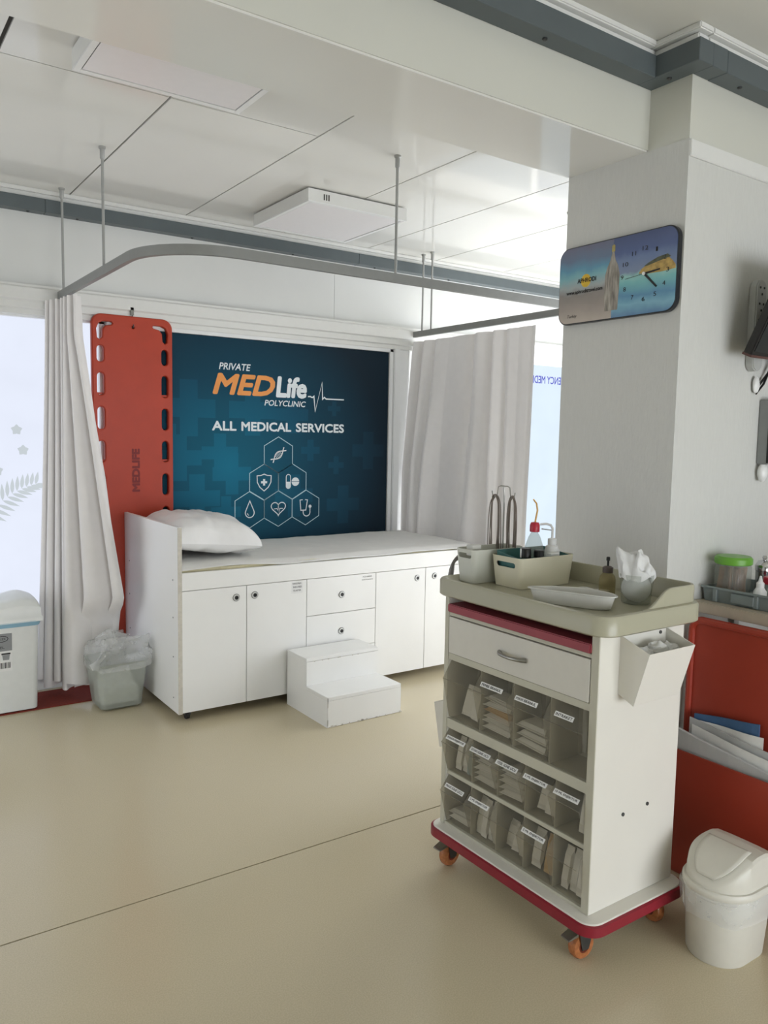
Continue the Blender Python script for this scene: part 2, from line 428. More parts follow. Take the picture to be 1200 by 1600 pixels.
wall_with_window('wall_side', 'window_3', 'pane', XR, XR+.1, PY1, YB, 2.35, 4.5, .1, 2.1, 'x', 'pane_side', XR+.03)
wall_with_window('wall_left', 'fill_window_5', 'pane', XL-.1, XL, YF, YB, 2.6, 4.5, .1, 2.1, 'x', 'pane_left_fill', XL-.04)  # unseen left window, added to light the bed's end panel
wall_with_window('wall_front', 'window_4', 'pane', XL, XR, YF-.1, YF, .2, 3.4, .1, 1.5, 'y', 'pane_front', YF-.05)
struct(B(XR, YF, 0, XR+.1, PY0, ZC).build('wall_side_front', 'wall_white'))

# unseen glowing panes added on the solid wall, to light the bed front
w6 = struct_empty('fill_panes'); w6['label'] = 'added glowing frosted panes behind the pillar'
for q in range(2):
    a_ = 3.0+q*1.1; B(a_+.05, PY1+.006, .06, a_+1.05, PY1+.012, 2.1).build('pane', 'pane_fill', w6)
    MB().box(a_, PY1+.001, 0, a_+.05, PY1+.04, 2.15).box(a_+1.05, PY1+.001, 0, a_+1.1, PY1+.04, 2.15).box(a_+.05, PY1+.001, 2.1, a_+1.05, PY1+.04, 2.15).box(a_+.05, PY1+.001, 0, a_+1.05, PY1+.04, .06).build('fill_frame', 'frame_white', w6)
# back wall: solid parts, two frosted windows, framed print in the middle
ZW0, ZW1 = .10, 2.062
W1a, W1b, W2a, W2b = -1.9, 1.292, 3.56, 5.45
mb = MB()
mb.box(XL, YB, ZW1, XR, YB+.15, ZC).box(XL, YB, 0, XR, YB+.15, ZW0)
mb.box(W1b, YB, ZW0, W2a, YB+.15, ZW1).box(XL, YB, ZW0, W1a, YB+.15, ZW1).box(W2b, YB, ZW0, XR, YB+.15, ZW1)
wb = struct(mb.build('wall_back', 'wall_white'), 'white back wall above the windows')
xs = [XL, .55, 2.80, 5.05, XR]
for a, b in zip(xs[:-1], xs[1:]):
    B(a+.001, YB-.004, 2.215, b-.001, YB, ZC).build('wall_panel', 'wall_white', wb)
# long white casing above windows and print (stepped profile)
prof = [(YB, 2.062), (YB-.035, 2.062), (YB-.035, 2.088), (YB-.048, 2.094), (YB-.048, 2.128), (YB-.062, 2.136), (YB-.062, 2.196), (YB-.052, 2.205), (YB-.052, 2.216), (YB, 2.216)]
tr1 = struct(MB().prism(prof, 'x', XL, XR).build('trim_1', 'trim_white'), 'white stepped casing along the back wall')
# cable trunking + cornice, back wall and front
def trunk(n, boxes, lab):
    o = struct_empty('trim_%d' % n); o['label'] = lab
    for b_ in boxes: B(*b_).build('trunking', 'trunk_grey', o, bevel=.002, seg=1)
    return o
T = .07
t2 = trunk(2, [(XL, YB-T, 2.595, .98, YB, 2.663), (.981, YB-T, 2.595, 2.95, YB, 2.663), (2.951, YB-T, 2.595, 4.95, YB, 2.663), (4.951, YB-T, 2.595, XR, YB, 2.663)], 'grey cable trunking along the back wall')
t3 = trunk(3, [(XL, BY0-T, 2.595, PX-T, BY0, 2.663)], 'grey cable trunking along the beam')
t4 = trunk(4, [(PX-T, PY0-T, 2.595, PX, BY0, 2.663), (PX, PY0-T, 2.595, PX+.075, PY0, 2.663), (PX+.0765, PY0-T, 2.594, XR, PY0, 2.662)], 'grey cable trunking wrapping the pillar')
scr = MB().lathe(0, 0, [(.008, 0), (.008, -.004), (.004, -.007)], 10).build('screw', 'steel_dark', t2)
scr.location = (.9, YB-.035, 2.595)
for x in (.3, 1.15, 1.8, 2.47, 3.1, 3.75, 4.4): share(scr, 'screw', t2, (x, YB-.035, 2.595))
for x in (-.2, .7, 1.73): share(scr, 'screw', t3, (x, BY0-.035, 2.595))
for x, y in ((PX+.2, PY0-.035), (PX-.035, 1.66), (PX+.9, PY0-.035)): share(scr, 'screw', t4, (x, y, 2.595))
def cornice(n, path, lab):
    o = struct_empty('trim_%d' % n); o['label'] = lab
    mb = MB()
    for b_ in path: mb.box(*b_)
    mb.build('cornice', 'trim_white', o, bevel=.004)
cornice(5, [(XL, YB-.05, 2.663, XR, YB, 2.69), (XL, YB-.066, 2.69, XR, YB, ZC)], 'white cornice above the back trunking')
cornice(6, [(XL, BY0-.052, 2.663, PX-.052, BY0, 2.688), (XL, BY0-.068, 2.69, PX-.068, BY0, ZC)], 'white cornice above the beam trunking')
cornice(7, [(PX-.052, PY0-.052, 2.663, PX, BY0, 2.688), (PX-.068, PY0-.068, 2.69, PX, BY0, ZC), (PX, PY0-.052, 2.663, XR, PY0, 2.688), (PX, PY0-.068, 2.69, XR, PY0, ZC)], 'white cornice round the pillar top')

# windows in the back wall
def back_window(name, x0, x1, pane, lab):
    w = struct_empty(name); w['label'] = lab
    B(x0, YB+.03, ZW0, x1, YB+.04, ZW1).build('pane', pane, w)
    mb = MB(); fw = .028
    mb.box(x0, YB-.005, ZW0, x0+fw, YB+.03, ZW1).box(x1-fw, YB-.005, ZW0, x1, YB+.03, ZW1).box(x0, YB-.005, ZW0, x1, YB+.03, ZW0+fw).box(x0, YB-.005, ZW1-.012, x1, YB+.03, ZW1)
    mb.build('window_frame', 'frame_white', w)
    return w
w1 = back_window('window_1', W1a, W1b, 'pane_back_left', 'frosted back window with printed ferns')
w2 = back_window('window_2', W2a, W2b, 'pane_back_right', 'frosted back window with mirrored lettering')
B(4.62-.03, YB, ZW0, 4.62+.03, YB+.03, ZW1).build('mullion', 'frame_white', w2)
# fern print on the left pane
pl = Plane2D((.70, YB+.029, .98), (1, 0, 0), (0, 0, 1))
mbf = MB()
def leaf(p, ang, ln_, wd):
    d = Vector((math.cos(ang), math.sin(ang))); n = Vector((-d.y, d.x)); pts = []
    for k in range(7): t = k/6; pts.append(Vector(p)+d*ln_*t+n*wd*math.sin(math.pi*t**.8))
    for k in range(1, 6): t = 1-k/6; pts.append(Vector(p)+d*ln_*t-n*wd*math.sin(math.pi*t**.8))
    poly(pl, mbf, pts)
for k in range(11):
    t = k/10; p = (-.02+.24*t, .02+.15*t+.03*math.sin(t*3)); a = math.radians(35)
    leaf(p, a+math.radians(62-18*t), .10-.03*t, .010); leaf(p, a-math.radians(62-18*t), .10-.03*t, .010)
for cx, cz in ((.13, .47), (.03, .25), (.16, .36)):
    for k in range(5): leaf((cx, cz), k*1.256+.3, .03, .013)
mbf.build('fern_print', 'fern_print', w1)
text('window_lettering', 'EMERGENCY MEDICAL', Plane2D((5.235, YB+.029, 1.905), (-1, 0, 0), (0, 0, 1), -.001), 0, 0, 'window_lettering', w2, w=.65, h=.062, bold=.02)

# framed print (wall poster)
P0x, P1x, P0z, P1z, PYP = 1.392, 3.240, .30, 2.036, 4.630
po = thing('wall_poster', 'large teal printed panel reading ALL MEDICAL SERVICES above the bed', 'poster', (P0x, PYP, P0z))
B(P0x, PYP, P0z, P1x, YB-.001, P1z).build('panel', 'poster_teal', po)
fr = struct_empty('trim_8'); fr['label'] = 'white frame posts around the teal panel'
MB().box(P1x+.004, PYP-.012, .0, P1x+.035, YB, ZW1).box(P1x+.035, PYP-.028, 0, P1x+.085, YB, ZW1).box(P1x+.085, PYP-.012, 0, P1x+.175, YB, ZW1).build('frame_post', 'frame_white', fr, bevel=.004)
MB().box(1.298, PYP-.02, 0, 1.386, YB, ZW1).build('frame_post', 'frame_white', fr, bevel=.004)
MB().box(1.386, PYP-.012, P1z+.002, P1x+.035, YB, ZW1+.002).build('frame_rail', 'frame_white', fr, bevel=.003)
pp = Plane2D((0, PYP, 0), (1, 0, 0), (0, 0, 1), .0008)
rc = random.Random(3)
crosses = [(1.78, 1.60, .17), (2.20, 1.60, .16), (1.98, 1.33, .12), (1.72, 1.30, .14), (1.83, 1.05, .15), (2.06, 1.20, .13), (2.48, 1.58, .12), (1.70, .86, .13), (2.62, 1.35, .07),
           (2.82, 1.25, .06), (2.80, 1.63, .05), (2.88, .98, .13), (3.08, 1.35, .13), (2.02, .96, .10), (2.50, 1.05, .14), (1.60, 1.47, .10)]
for k, (cx, cz, s_) in enumerate(crosses):
    a = s_*.33; mbc = MB()
    pts = [(-a, -s_), (a, -s_), (a, -a), (s_, -a), (s_, a), (a, a), (a, s_), (-a, s_), (-a, a), (-s_, a), (-s_, -a), (-a, -a)]
    poly(pp, mbc, [(cx+p[0], cz+p[1]) for p in pts], 0, .0002+.00001*k)
    mbc.build('printed_cross', 'poster_cross', po)
text('lettering', 'PRIVATE', pp, 1.973, 1.842, 'poster_white', po, w=.212, h=.042, shear=.2, bold=.022)
text('lettering', 'MED', pp, 1.931, 1.690, 'poster_orange', po, w=.425, h=.130, shear=.25, bold=.05)
text('lettering', 'Life', pp, 2.362, 1.686, 'poster_white', po, w=.226, h=.138, shear=.12, bold=.05)
text('lettering', 'POLYCLINIC', pp, 2.281, 1.632, 'poster_white', po, w=.300, h=.037, shear=.2, bold=.02)
for s_, x_, w_ in (('ALL', 1.927, .162), ('MEDICAL', 2.122, .352), ('SERVICES', 2.508, .371)): text('lettering', s_, pp, x_, 1.468, 'poster_white', po, w=w_, h=.059, bold=.045)
mbk = MB()
ribbon(pp, mbk, [(2.597, 1.702), (2.615, 1.704), (2.622, 1.699), (2.632, 1.698), (2.642, 1.706), (2.652, 1.607), (2.703, 1.797), (2.708, 1.690), (2.722, 1.702), (2.735, 1.692), (2.875, 1.692)], .008, t=.0012)
mbk.build('heartbeat_line', 'poster_white', po)
hexw = .102; hexh = .0585
def hexagon(cx, cz): return [(cx, cz+2*hexh), (cx+hexw, cz+hexh), (cx+hexw, cz-hexh), (cx, cz-2*hexh), (cx-hexw, cz-hexh), (cx-hexw, cz+hexh)]
H = {'dna': (2.383, 1.318), 'shield': (2.281, 1.143), 'pill': (2.486, 1.143), 'drop': (2.181, .970), 'heart': (2.384, .970), 'steth': (2.586, .970)}
for nm, (cx, cz) in H.items():
    ribbon(pp, mb_ := MB(), hexagon(cx, cz), .0042, True, t=.0012); mb_.build('hexagon_outline', 'poster_line', po)
def arc(cx, cz, r, a0, a1, n=12): return [(cx+r*math.cos(math.radians(a0+(a1-a0)*k/n)), cz+r*math.sin(math.radians(a0+(a1-a0)*k/n))) for k in range(n+1)]
mi = MB(); cx, cz = H['dna']
ca, sa = math.cos(math.radians(40)), math.sin(math.radians(40))
def rot(p): return (cx+p[0]*ca-p[1]*sa, cz+p[0]*sa+p[1]*ca)
for sg in (1, -1): ribbon(pp, mi, [rot((-.062+.124*k/20, sg*.019*math.sin(math.pi*(-.25+1.5*k/20)))) for k in range(21)], .007, t=.0012)
for k in (-.02, -.01, 0, .01, .02): ribbon(pp, mi, [rot((k, -.016)), rot((k, .016))], .003, t=.0012)
mi.build('dna_icon', 'poster_white', po)
mi = MB(); cx, cz = H['shield']
ribbon(pp, mi, [(cx, cz+.052), (cx+.022, cz+.044), (cx+.05, cz+.042), (cx+.048, cz), (cx+.03, cz-.032), (cx, cz-.056), (cx-.03, cz-.032), (cx-.048, cz), (cx-.05, cz+.042), (cx-.022, cz+.044)], .006, True, t=.0012)
for a, b in ((.021, .007), (.007, .021)): poly(pp, mi, [(cx-a, cz-b), (cx+a, cz-b), (cx+a, cz+b), (cx-a, cz+b)], 0, .0012+a*.003)
mi.build('shield_icon', 'poster_white', po)
mi = MB(); cx, cz = H['pill']; r = .016; px = cx-.03
ribbon(pp, mi, arc(px, cz+.032, r, 0, 180)+arc(px, cz-.028, r, 180, 360), .005, True, t=.0012)
poly(pp, mi, [(px+r, cz)]+[(px-r, cz)]+arc(px, cz-.028, r, 180, 360), 0, .0013)
for a0 in (3, 183): poly(pp, mi, arc(cx+.022, cz, .028, a0, a0+174), 0, .0013)
mi.build('pill_icon', 'poster_white', po)
mi = MB(); cx, cz = H['drop']
ribbon(pp, mi, [(cx, cz+.056)]+[(cx+.031*math.cos(math.radians(a)), cz-.02+.031*math.sin(math.radians(a))) for a in range(30, -211, -20)], .006, True, t=.0012)
ribbon(pp, mi, arc(cx, cz-.02, .017, 190, 250, 5), .005, t=.0012)
mi.build('drop_icon', 'poster_white', po)
mi = MB(); cx, cz = H['heart']; hp = []
for k in range(36):
    t = 2*math.pi*k/36; hp.append((cx+.052*math.sin(t)**3, cz+.003*(13*math.cos(t)-5*math.cos(2*t)-2*math.cos(3*t)-math.cos(4*t))+.004))
ribbon(pp, mi, hp, .006, True, t=.0012)
ribbon(pp, mi, [(cx-.032, cz-.002), (cx-.01, cz), (cx-.004, cz-.012), (cx, cz+.03), (cx+.005, cz-.028), (cx+.01, cz), (cx+.032, cz)], .004, t=.0012)
mi.build('heart_icon', 'poster_white', po)
mi = MB(); cx, cz = H['steth']
ribbon(pp, mi, [(cx-.022, cz+.052), (cx-.042, cz+.05), (cx-.036, cz-.018), (cx+.002, cz-.018), (cx+.014, cz+.05), (cx-.004, cz+.052)], .006, t=.0012)
ribbon(pp, mi, [(cx-.018, cz-.018)]+arc(cx+.008, cz-.032, .026, 180, 360)+[(cx+.034, cz)], .006, t=.0012)
poly(pp, mi, arc(cx+.034, cz+.006, .011, 0, 345), 0, .0013)
mi.build('stethoscope_icon', 'poster_white', po)

# ================================================================== CEILING LIGHTS
def ceiling_light(x0, y0, x1, y1, lab):
    t = thing('ceiling_light', lab, 'ceiling light', ((x0+x1)/2, (y0+y1)/2, 2.64), 'square ceiling panel lights')
    MB().box(x0, y0, 2.642, x0+.012, y1, ZC-.008).box(x1-.012, y0, 2.642, x1, y1, ZC-.008).box(x0+.012, y0, 2.642, x1-.012, y0+.012, ZC-.008).box(x0+.012, y1-.012, 2.642, x1-.012, y1, ZC-.008).box(x0+.012, y0+.012, 2.69, x1-.012, y1-.012, ZC-.008).build('housing', 'trim_white', t)
    MB().box(x0, y0, 2.636, x0+.022, y1, 2.642).box(x1-.022, y0, 2.636, x1, y1, 2.642).box(x0+.022, y0, 2.636, x1-.022, y0+.022, 2.642).box(x0+.022, y1-.022, 2.636, x1-.022, y1, 2.642).build('frame', 'frame_white', t, bevel=.001, seg=1)
    B(x0+.013, y0+.013, 2.6425, x1-.013, y1-.013, 2.645).build('backing', 'gap_dark', t)
    B(x0+.026, y0+.026, 2.638, x1-.026, y1-.026, 2.642).build('diffuser', 'diffuser', t)
    for k in range(3): B(x0+.09+k*.014, y0-.0008, 2.655, x0+.097+k*.014, y0, 2.685).build('slot', 'gap_dark', t)
    return t
ceiling_light(2.045, 3.66, 2.665, 4.30, 'square white ceiling light hanging over the bed')
ceiling_light(.705, 2.235, 1.300, 2.862, 'square white ceiling light half hidden by the beam')

# ================================================================== CURTAIN RAIL
RZ = 2.17
rx0, rx1, ryf, ryb = 1.045, 3.43, 3.03, 4.60
rail = thing('curtain_rail', 'grey metal U-shaped curtain rail hung from the ceiling around the bed', 'curtain rail', (rx0, ryb, RZ))
def arcxy(cx, cy, r, a0, a1, n=10): return [(cx+r*math.cos(math.radians(a0+(a1-a0)*k/n)), cy+r*math.sin(math.radians(a0+(a1-a0)*k/n))) for k in range(n+1)]
RR = .34; RR2 = .07
path = [(rx0, ryb)] + arcxy(rx0+RR, ryf+RR, RR, 180, 270) + arcxy(rx1-RR2, ryf+RR2, RR2, 270, 360) + [(rx1, ryb)]
rings = []
for i, p in enumerate(path):
    a = Vector(path[max(0, i-1)]); b = Vector(path[min(len(path)-1, i+1)]); d = (b-a).normalized(); n = Vector((-d.y, d.x))*.011
    q = Vector(p); rings.append([(q.x+n.x, q.y+n.y, RZ-.02), (q.x-n.x, q.y-n.y, RZ-.02), (q.x-n.x, q.y-n.y, RZ+.02), (q.x+n.x, q.y+n.y, RZ+.02)])
MB().loft(rings).build('rail', 'rail_grey', rail, smooth=True)
for (x, y) in ((rx0, ryb), (rx1, ryb)): B(x-.013, y-.003, RZ-.022, x+.013, y+.006, RZ+.022).build('end_cap', 'rail_grey', rail, bevel=.002)
def hanger(x, y):
    r0 = MB().cyl((x, y, RZ+.018), (x, y, ZC), .0065, 10).build('hanger_rod', 'rod_grey', rail, smooth=True)
    MB().lathe(x, y, [(.016, ZC), (.016, ZC-.008), (.011, ZC-.012), (.011, ZC-.05), (.007, ZC-.055)], 12).build('hanger_socket', 'rod_grey', rail, smooth=True)
for x, y in ((rx0, 4.50), (rx0, 3.745), (2.15, ryf), (rx1, 4.50), (rx1, 4.40), (rx1, 3.17)): hanger(x, y)

# ================================================================== CURTAINS
def pleat(ph):
    a = math.sin(ph/2); return 1-2*abs(a)**.75+.12*math.sin(2*ph)
def left_curtain():
    t = thing('bed_curtain', 'white gathered curtain bunched at the left end of the rail', 'curtain', (1.045, 4.36, .06))
    nu, nv = 220, 46
    def fn(u, v):
        # u along the cloth (0 = wall end, 1 = front end), v 0 top .. 1 hem
        z = 2.135 - v*2.06
        y = 4.585 - u*.33
        ph = 2*math.pi*(7.0*u + .25*math.sin(5*u))
        amp = (.034+.042*v)*(.75+.25*math.sin(9*u+1))
        sway = .16*v**1.3
        x = 1.030 + (u-.5)*.07*(1-v) + amp*pleat(ph+.5*v) + (u-.5)*sway
        y += .022*math.cos(ph)*(.5+v)
        k = min(1, max(0, (u-.62)/.38)); k = k*k*(3-2*k)     # front part swings out over the small bin, hem lifted on it
        if k:
            x += k*(.235*max(0, (v-.10)/.90)**.9*(1 if v < .75 else 1-.55*((v-.75)/.25)**1.5))
            y -= k*.05*v
        if k < .4: z += .02*math.sin(ph*.5)*v*v
        if z < .70: x = max(x, .872)
        sb_ = min(1, max(0, (.58-z)/.18)); sb_ = sb_*sb_*(3-2*sb_)
        yt = 4.385+.025*math.sin(ph)
        if sb_ and y < yt: y = y+(yt-y)*sb_
        return (x, y, z)
    MB().grid(fn, nu, nv).build('cloth', 'curtain_white', t, smooth=True, normals=False)
    hk = MB().tube([(0, 0, .0), (0, 0, .012), (.004, 0, .018), (0, 0, .024)], .002, 6).build('hook', 'white_plastic', t)
    ys = [4.57-.40*k/7 for k in range(8)]
    hk.location = Vector((1.045, ys[0], 2.128))-ORG[t.name]
    for y in ys[1:]: share(hk, 'hook', t, Vector((1.045, y, 2.128))-ORG[t.name])
left_curtain()
def right_curtain():
    t = thing('bed_curtain', 'white curtain drawn along the right side of the bed', 'curtain', (3.43, 4.0, .08))
    nu, nv = 230, 56
    def fn(u, v):
        z = 2.118 - v*2.02
        y0 = 4.60; y1 = 3.395
        y = y0 + (y1-y0)*u
        ph = 2*math.pi*(8*u + .4*math.sin(7*u) + .8*v*math.sin(2.6*u+.5))
        amp = (.042 + .022*v)*(.55+.45*math.sin(11*u+1))
        x = 3.43 + .8*amp*pleat(ph) + .03*v*(math.tanh((u-.27+.30*v)/.022)-math.tanh((u-.62+.25*v)/.03)) + .012*noise.noise(Vector((u*9, v*2.2, 3)))*v
        x += -.085*v*math.exp(-((u-.05)/.16)**2) - .06*math.sin(math.pi*v)*math.exp(-((u-.30+.22*v)/.07)**2) + .05*v*math.exp(-((u-.52-.18*v)/.08)**2)
        y += .06*v*math.sin(2.2*math.pi*u) + .04*v*(1-u)
        y = min(y, 4.60); x = max(x, 3.352)
        if v < .03: x = 3.43 + (x-3.43)*.8
        return (x, y, z)
    MB().grid(fn, nu, nv).build('cloth', 'curtain_white', t, smooth=True, normals=False)
    hk = MB().tube([(0, 0, .0), (0, 0, .018), (.005, 0, .026), (0, 0, .034)], .0022, 6).build('hook', 'white_plastic', t)
    hk.location = Vector((3.43, 4.59, 2.116))-ORG[t.name]
    for k in range(1, 15): share(hk, 'hook', t, Vector((3.43, 4.59-k*1.19/14, 2.116))-ORG[t.name])
right_curtain()

# ================================================================== BED CABINET
bx0, bx1, by0, by1 = 1.395, 3.345, 3.735, 4.585
bed = thing('examination_bed', 'white laminate cabinet bed on castors with doors and drawers', 'bed', (2.36, 4.17, 0))
MB().box(bx0, by0+.022, .05, bx0+.018, by1, .66).box(bx1-.018, by0+.022, .05, bx1, by1, .66).box(bx0+.018, by0+.022, .05, bx1-.018, by1, .068).box(bx0+.018, by1-.012, .068, bx1-.018, by1, .66).box(bx0, by0+.022, .66, bx1, by1, .70)\
    .box(2.092, by0+.022, .068, 2.108, by1-.012, .66).box(2.545, by0+.022, .068, 2.561, by1-.012, .66).build('carcass', 'laminate', bed)
B(bx0, by0, .671, bx1, by0+.02, .76).build('top_rail', 'laminate', bed, bevel=.0015, seg=1)
B(bx0, by1-.02, .70, bx1, by1, .76).build('back_rail', 'laminate', bed)
B(bx1-.02, by0+.021, .70, bx1, by1-.021, .76).build('end_rail', 'laminate', bed)
hb = B(1.374, by0-.004, .048, 1.3945, 4.586, .99).build('headboard', 'laminate', bed, bevel=.0015, seg=1)
B(1.3735, by0-.0055, .05, 1.395, by0-.0038, .988).build('edge_band', 'laminate_edge', hb)
for y in (3.80, 4.50):
    for z in (.12, .33, .53, .72):
        MB().cyl((1.3738, y, z), (1.3725, y, z), .004, 8).build('screw_cap', 'trunk_grey', hb)
def knob(parent, x, z, y=by0):
    k = MB()
    prof = [(.0175, 0), (.0175, -.004), (.0155, -.007), (.0115, -.007), (.0105, -.003)]
    k.loft([[(x+r*math.cos(2*math.pi*i/20), y+d, z+r*math.sin(2*math.pi*i/20)) for i in range(20)] for r, d in prof])
    ko = k.build('knob', 'knob_ring', parent, smooth=True)
    MB().cyl((x, y, z), (x, y-.0012, z), .0198, 20).build('knob_flange', 'steel_dark', parent)
    MB().cyl((x, y-.0025, z), (x, y-.0055, z), .0098, 16).build('keyhole_disc', 'black', parent)
    return ko
def door(x0, x1, z0, z1, kx, kz, nm='door'):
    d = B(x0, by0+.002, z0, x1, by0+.02, z1).build(nm, 'laminate', bed, bevel=.0012, seg=1); knob(d, kx, kz, by0+.002); return d
d1 = door(1.397, 1.7425, .05, .668, 1.686, .611)
d2 = door(1.7455, 2.0985, .05, .668, 1.790, .614)
g1 = door(2.1015, 2.5535, .464, .668, 2.324, .564, 'drawer')
g2 = door(2.1015, 2.5535, .258, .461, 2.324, .356, 'drawer')
g3 = door(2.1015, 2.5535, .05, .255, 2.324, .15, 'drawer')
d3 = door(2.5565, 2.9145, .05, .668, 2.853, .611)
d4 = door(2.9175, 3.343, .05, .668, 2.985, .613)
pb = Plane2D((0, by0+.002, 0), (1, 0, 0), (0, 0, 1), .0005)
poly(pb, mb_ := MB(), [(2.004, .598), (2.075, .598), (2.075, .663), (2.004, .663)], 0, .0003); mb_.build('sticker', 'sticker_white', d2)
for k, s_ in enumerate(('PANSUMAN', 'SARGI BEZI', 'FLASTER')): text('lettering', s_, pb, 2.012+.003*k, .648-.019*k, 'ink', d2, w=.052-.006*(k == 2), h=.009, bold=.01)
for k, s_ in enumerate(('ALCI SARGISI', 'ELASTIK BANDAJ')): text('lettering', s_, pb, 2.462-.004*k, .648-.018*k, 'ink', g1, w=.062+.012*k, h=.007)
def small_caster(parent, x, y, h, r=.024):
    c = MB().box(x-.02, y-.02, h-.006, x+.02, y+.02, h).box(x-.016, y-.012, r, x-.013, y+.018, h-.006).box(x+.013, y-.012, r, x+.016, y+.018, h-.006).build('caster', 'steel_dark', parent)
    MB().loft([[(x+dx, y+.004+rr*math.cos(2*math.pi*i/20), r+rr*math.sin(2*math.pi*i/20)) for i in range(20)] for dx, rr in ((-.011, r*.8), (-.009, r), (.009, r), (.011, r*.8))]).build('wheel', 'rubber', c, smooth=True)
for x, y in ((1.44, 3.79), (3.29, 3.79), (1.44, 4.54), (3.29, 4.54), (2.36, 4.16)): small_caster(bed, x, y, .05)

# mattress + sheet + pillow
ma = thing('mattress', 'thin cream mattress with a crumpled white sheet on the bed', 'mattress', (2.36, 4.17, .70))
B(1.40, 3.762, .70, 3.32, 4.56, .772).build('foam', 'foam', ma, bevel=.012)
def sheet(u, v):
    x = 1.402+u*1.918; y = 3.752+v*.81
    n = noise.noise(Vector((x*4, y*4, 1)))*.005+noise.noise(Vector((x*13, y*13, 5)))*.0025
    z = .785+n
    if v < .07:
        k = (.07-v)/.07; lift = max(0, math.sin(u*9+.6))*.016*(1 if u < .35 else .25)
        z -= k*(.022-lift); y -= k*(.012*math.sin(u*23)+.004)*(1 if u < .35 else .2)
        if u > .12: z = max(z, .7635)
    return (x, y, z)
MB().grid(sheet, 140, 60).build('sheet', 'cream_sheet', ma, smooth=True, normals=False, solid=.002)
def pillow():
    nu, nv = 56, 56; vs = []
    t = thing('pillow', 'white pillow propped against the headboard', 'pillow', (1.65, 4.18, .79))
    ang = math.radians(5)
    def pt(a, b, s):
        # a,b in [-1,1], s = +1 top / -1 bottom
        e = max(0., 1-abs(a)**3.2)*max(0., 1-abs(b)**3.2)
        th = .145*e**.40*(1 if s > 0 else .40)
        wob = 1-.05*(1-abs(b)**2)*abs(a)**6 if True else 1
        px = a*.25*(1-.07*(1-abs(b))*abs(a)**4); py = b*.33*(1-.07*(1-abs(a))*abs(b)**4)
        wr = e**.5*(.016*noise.noise(Vector((px*9+py*3, py*12, 3*s)))+.011*noise.noise(Vector((px*24+3, py*8, 9*s)))) + .010*math.sin(30*(px*.6+py)+5*px+3*noise.noise(Vector((px*5, py*5, 2))))*e**.5*(1-e)
        pz = s*th+wr
        x = px*math.cos(ang)+pz*math.sin(ang); z = -px*math.sin(ang)+pz*math.cos(ang)
        return (1.66+x, 4.21+py, .868+z)
    m = MB(); m.grid(lambda u, v: pt(2*u-1, 2*v-1, 1), nu, nv); m.grid(lambda u, v: pt(2*u-1, 2*v-1, -1), nu, nv)
    m.build('cushion', 'pillow_fabric', t, smooth=True)
pillow()

# step stool
st = thing('step_stool', 'white two-tread wooden step in front of the bed', 'step stool', (2.2, 3.52, 0))
sx0, sx1, sy0, sym, sy1 = 1.975, 2.425, 3.295, 3.512, 3.722
for x in (sx0, sx1-.018):
    MB().prism([(sy0+.001, 0), (sy1, 0), (sy1, .282), (sym, .282), (sym, .137), (sy0+.001, .137)], 'x', x+.0005, x+.0175).build('side_panel', 'laminate', st)
B(sx0, sy0, .137, sx1, sym+.018, .155).build('tread', 'laminate', st, bevel=.002, seg=1)
B(sx0, sym, .282, sx1, sy1, .300).build('tread', 'laminate', st, bevel=.002, seg=1)
B(sx0+.0015, sy0-.0015, .002, sx1-.0015, sy0+.016, .1365).build('riser', 'laminate', st)
B(sx0+.0015, sym-.0015, .1555, sx1-.0015, sym+.016, .2815).build('riser', 'laminate', st)
rw = random.Random(11)
chip = MB()
for k in range(16):
    x = sx0+rw.random()*.44; w_ = .004+rw.random()*.012
    chip.box(x, sy0-.002, .0, x+w_, sy0-.0014, .004+rw.random()*.006)
for k in range(9):
    z = .01+rw.random()*.12; chip.box(sx0-.0006, sy0-.002, z, sx0+.003, sy0-.0012, z+.01+rw.random()*.02)
for k in range(7):
    z = .16+rw.random()*.12; x = sx0+.02+rw.random()*.4; chip.box(x, sym-.0022, .279, x+.008, sym-.0012, .282)
chip.build('worn_edge', 'laminate_edge', st)

# ================================================================== SPINE BOARD
def flat_curve(splines, thick, bevel):
    cu = bpy.data.curves.new('c', 'CURVE'); cu.dimensions = '2D'; cu.fill_mode = 'BOTH'; cu.extrude = thick/2-bevel; cu.bevel_depth = bevel; cu.bevel_resolution = 2
    for pts in splines:
        sp = cu.splines.new('POLY'); sp.points.add(len(pts)-1)
        for q, p in zip(sp.points, pts): q.co = (p[0], p[1], 0, 1)
        sp.use_cyclic_u = True
    ob = bpy.data.objects.new('c', cu); COL.objects.link(ob)
    dg = bpy.context.evaluated_depsgraph_get(); ev = ob.evaluated_get(dg); me = ev.to_mesh()
    vs = [v.co.copy() for v in me.vertices]; fs = [tuple(p.vertices) for p in me.polygons]; ev.to_mesh_clear()
    bpy.data.objects.remove(ob); bpy.data.curves.remove(cu); return vs, fs
sb = thing('spine_board', 'orange-red plastic spine board with hand holes hung on the wall beside the curtain', 'spine board', (1.437, 4.595, .245))
hw = .2225; zt = 2.095; zb = .25
outer = []
for k in range(9): a = math.radians(90*k/8); outer.append((hw-.05+.05*math.cos(a), zt-.05+.05*math.sin(a)))
for k in range(9): a = math.radians(90+90*k/8); outer.append((-hw+.05+.05*math.cos(a), zt-.05+.05*math.sin(a)))
outer += [(-hw, 1.6), (-hw, 1.0), (-hw*.97, .85), (-.165, .40), (-.14, .285), (-.11, .252), (.11, .252), (.14, .285), (.165, .40), (hw*.97, .85), (hw, 1.0), (hw, 1.6)]
holes = []
def slot(cx, z0, z1, w_=.052):
    r = w_/2; return arc(cx, z1-r, r, 0, 180, 6)+arc(cx, z0+r, r, 180, 360, 6)
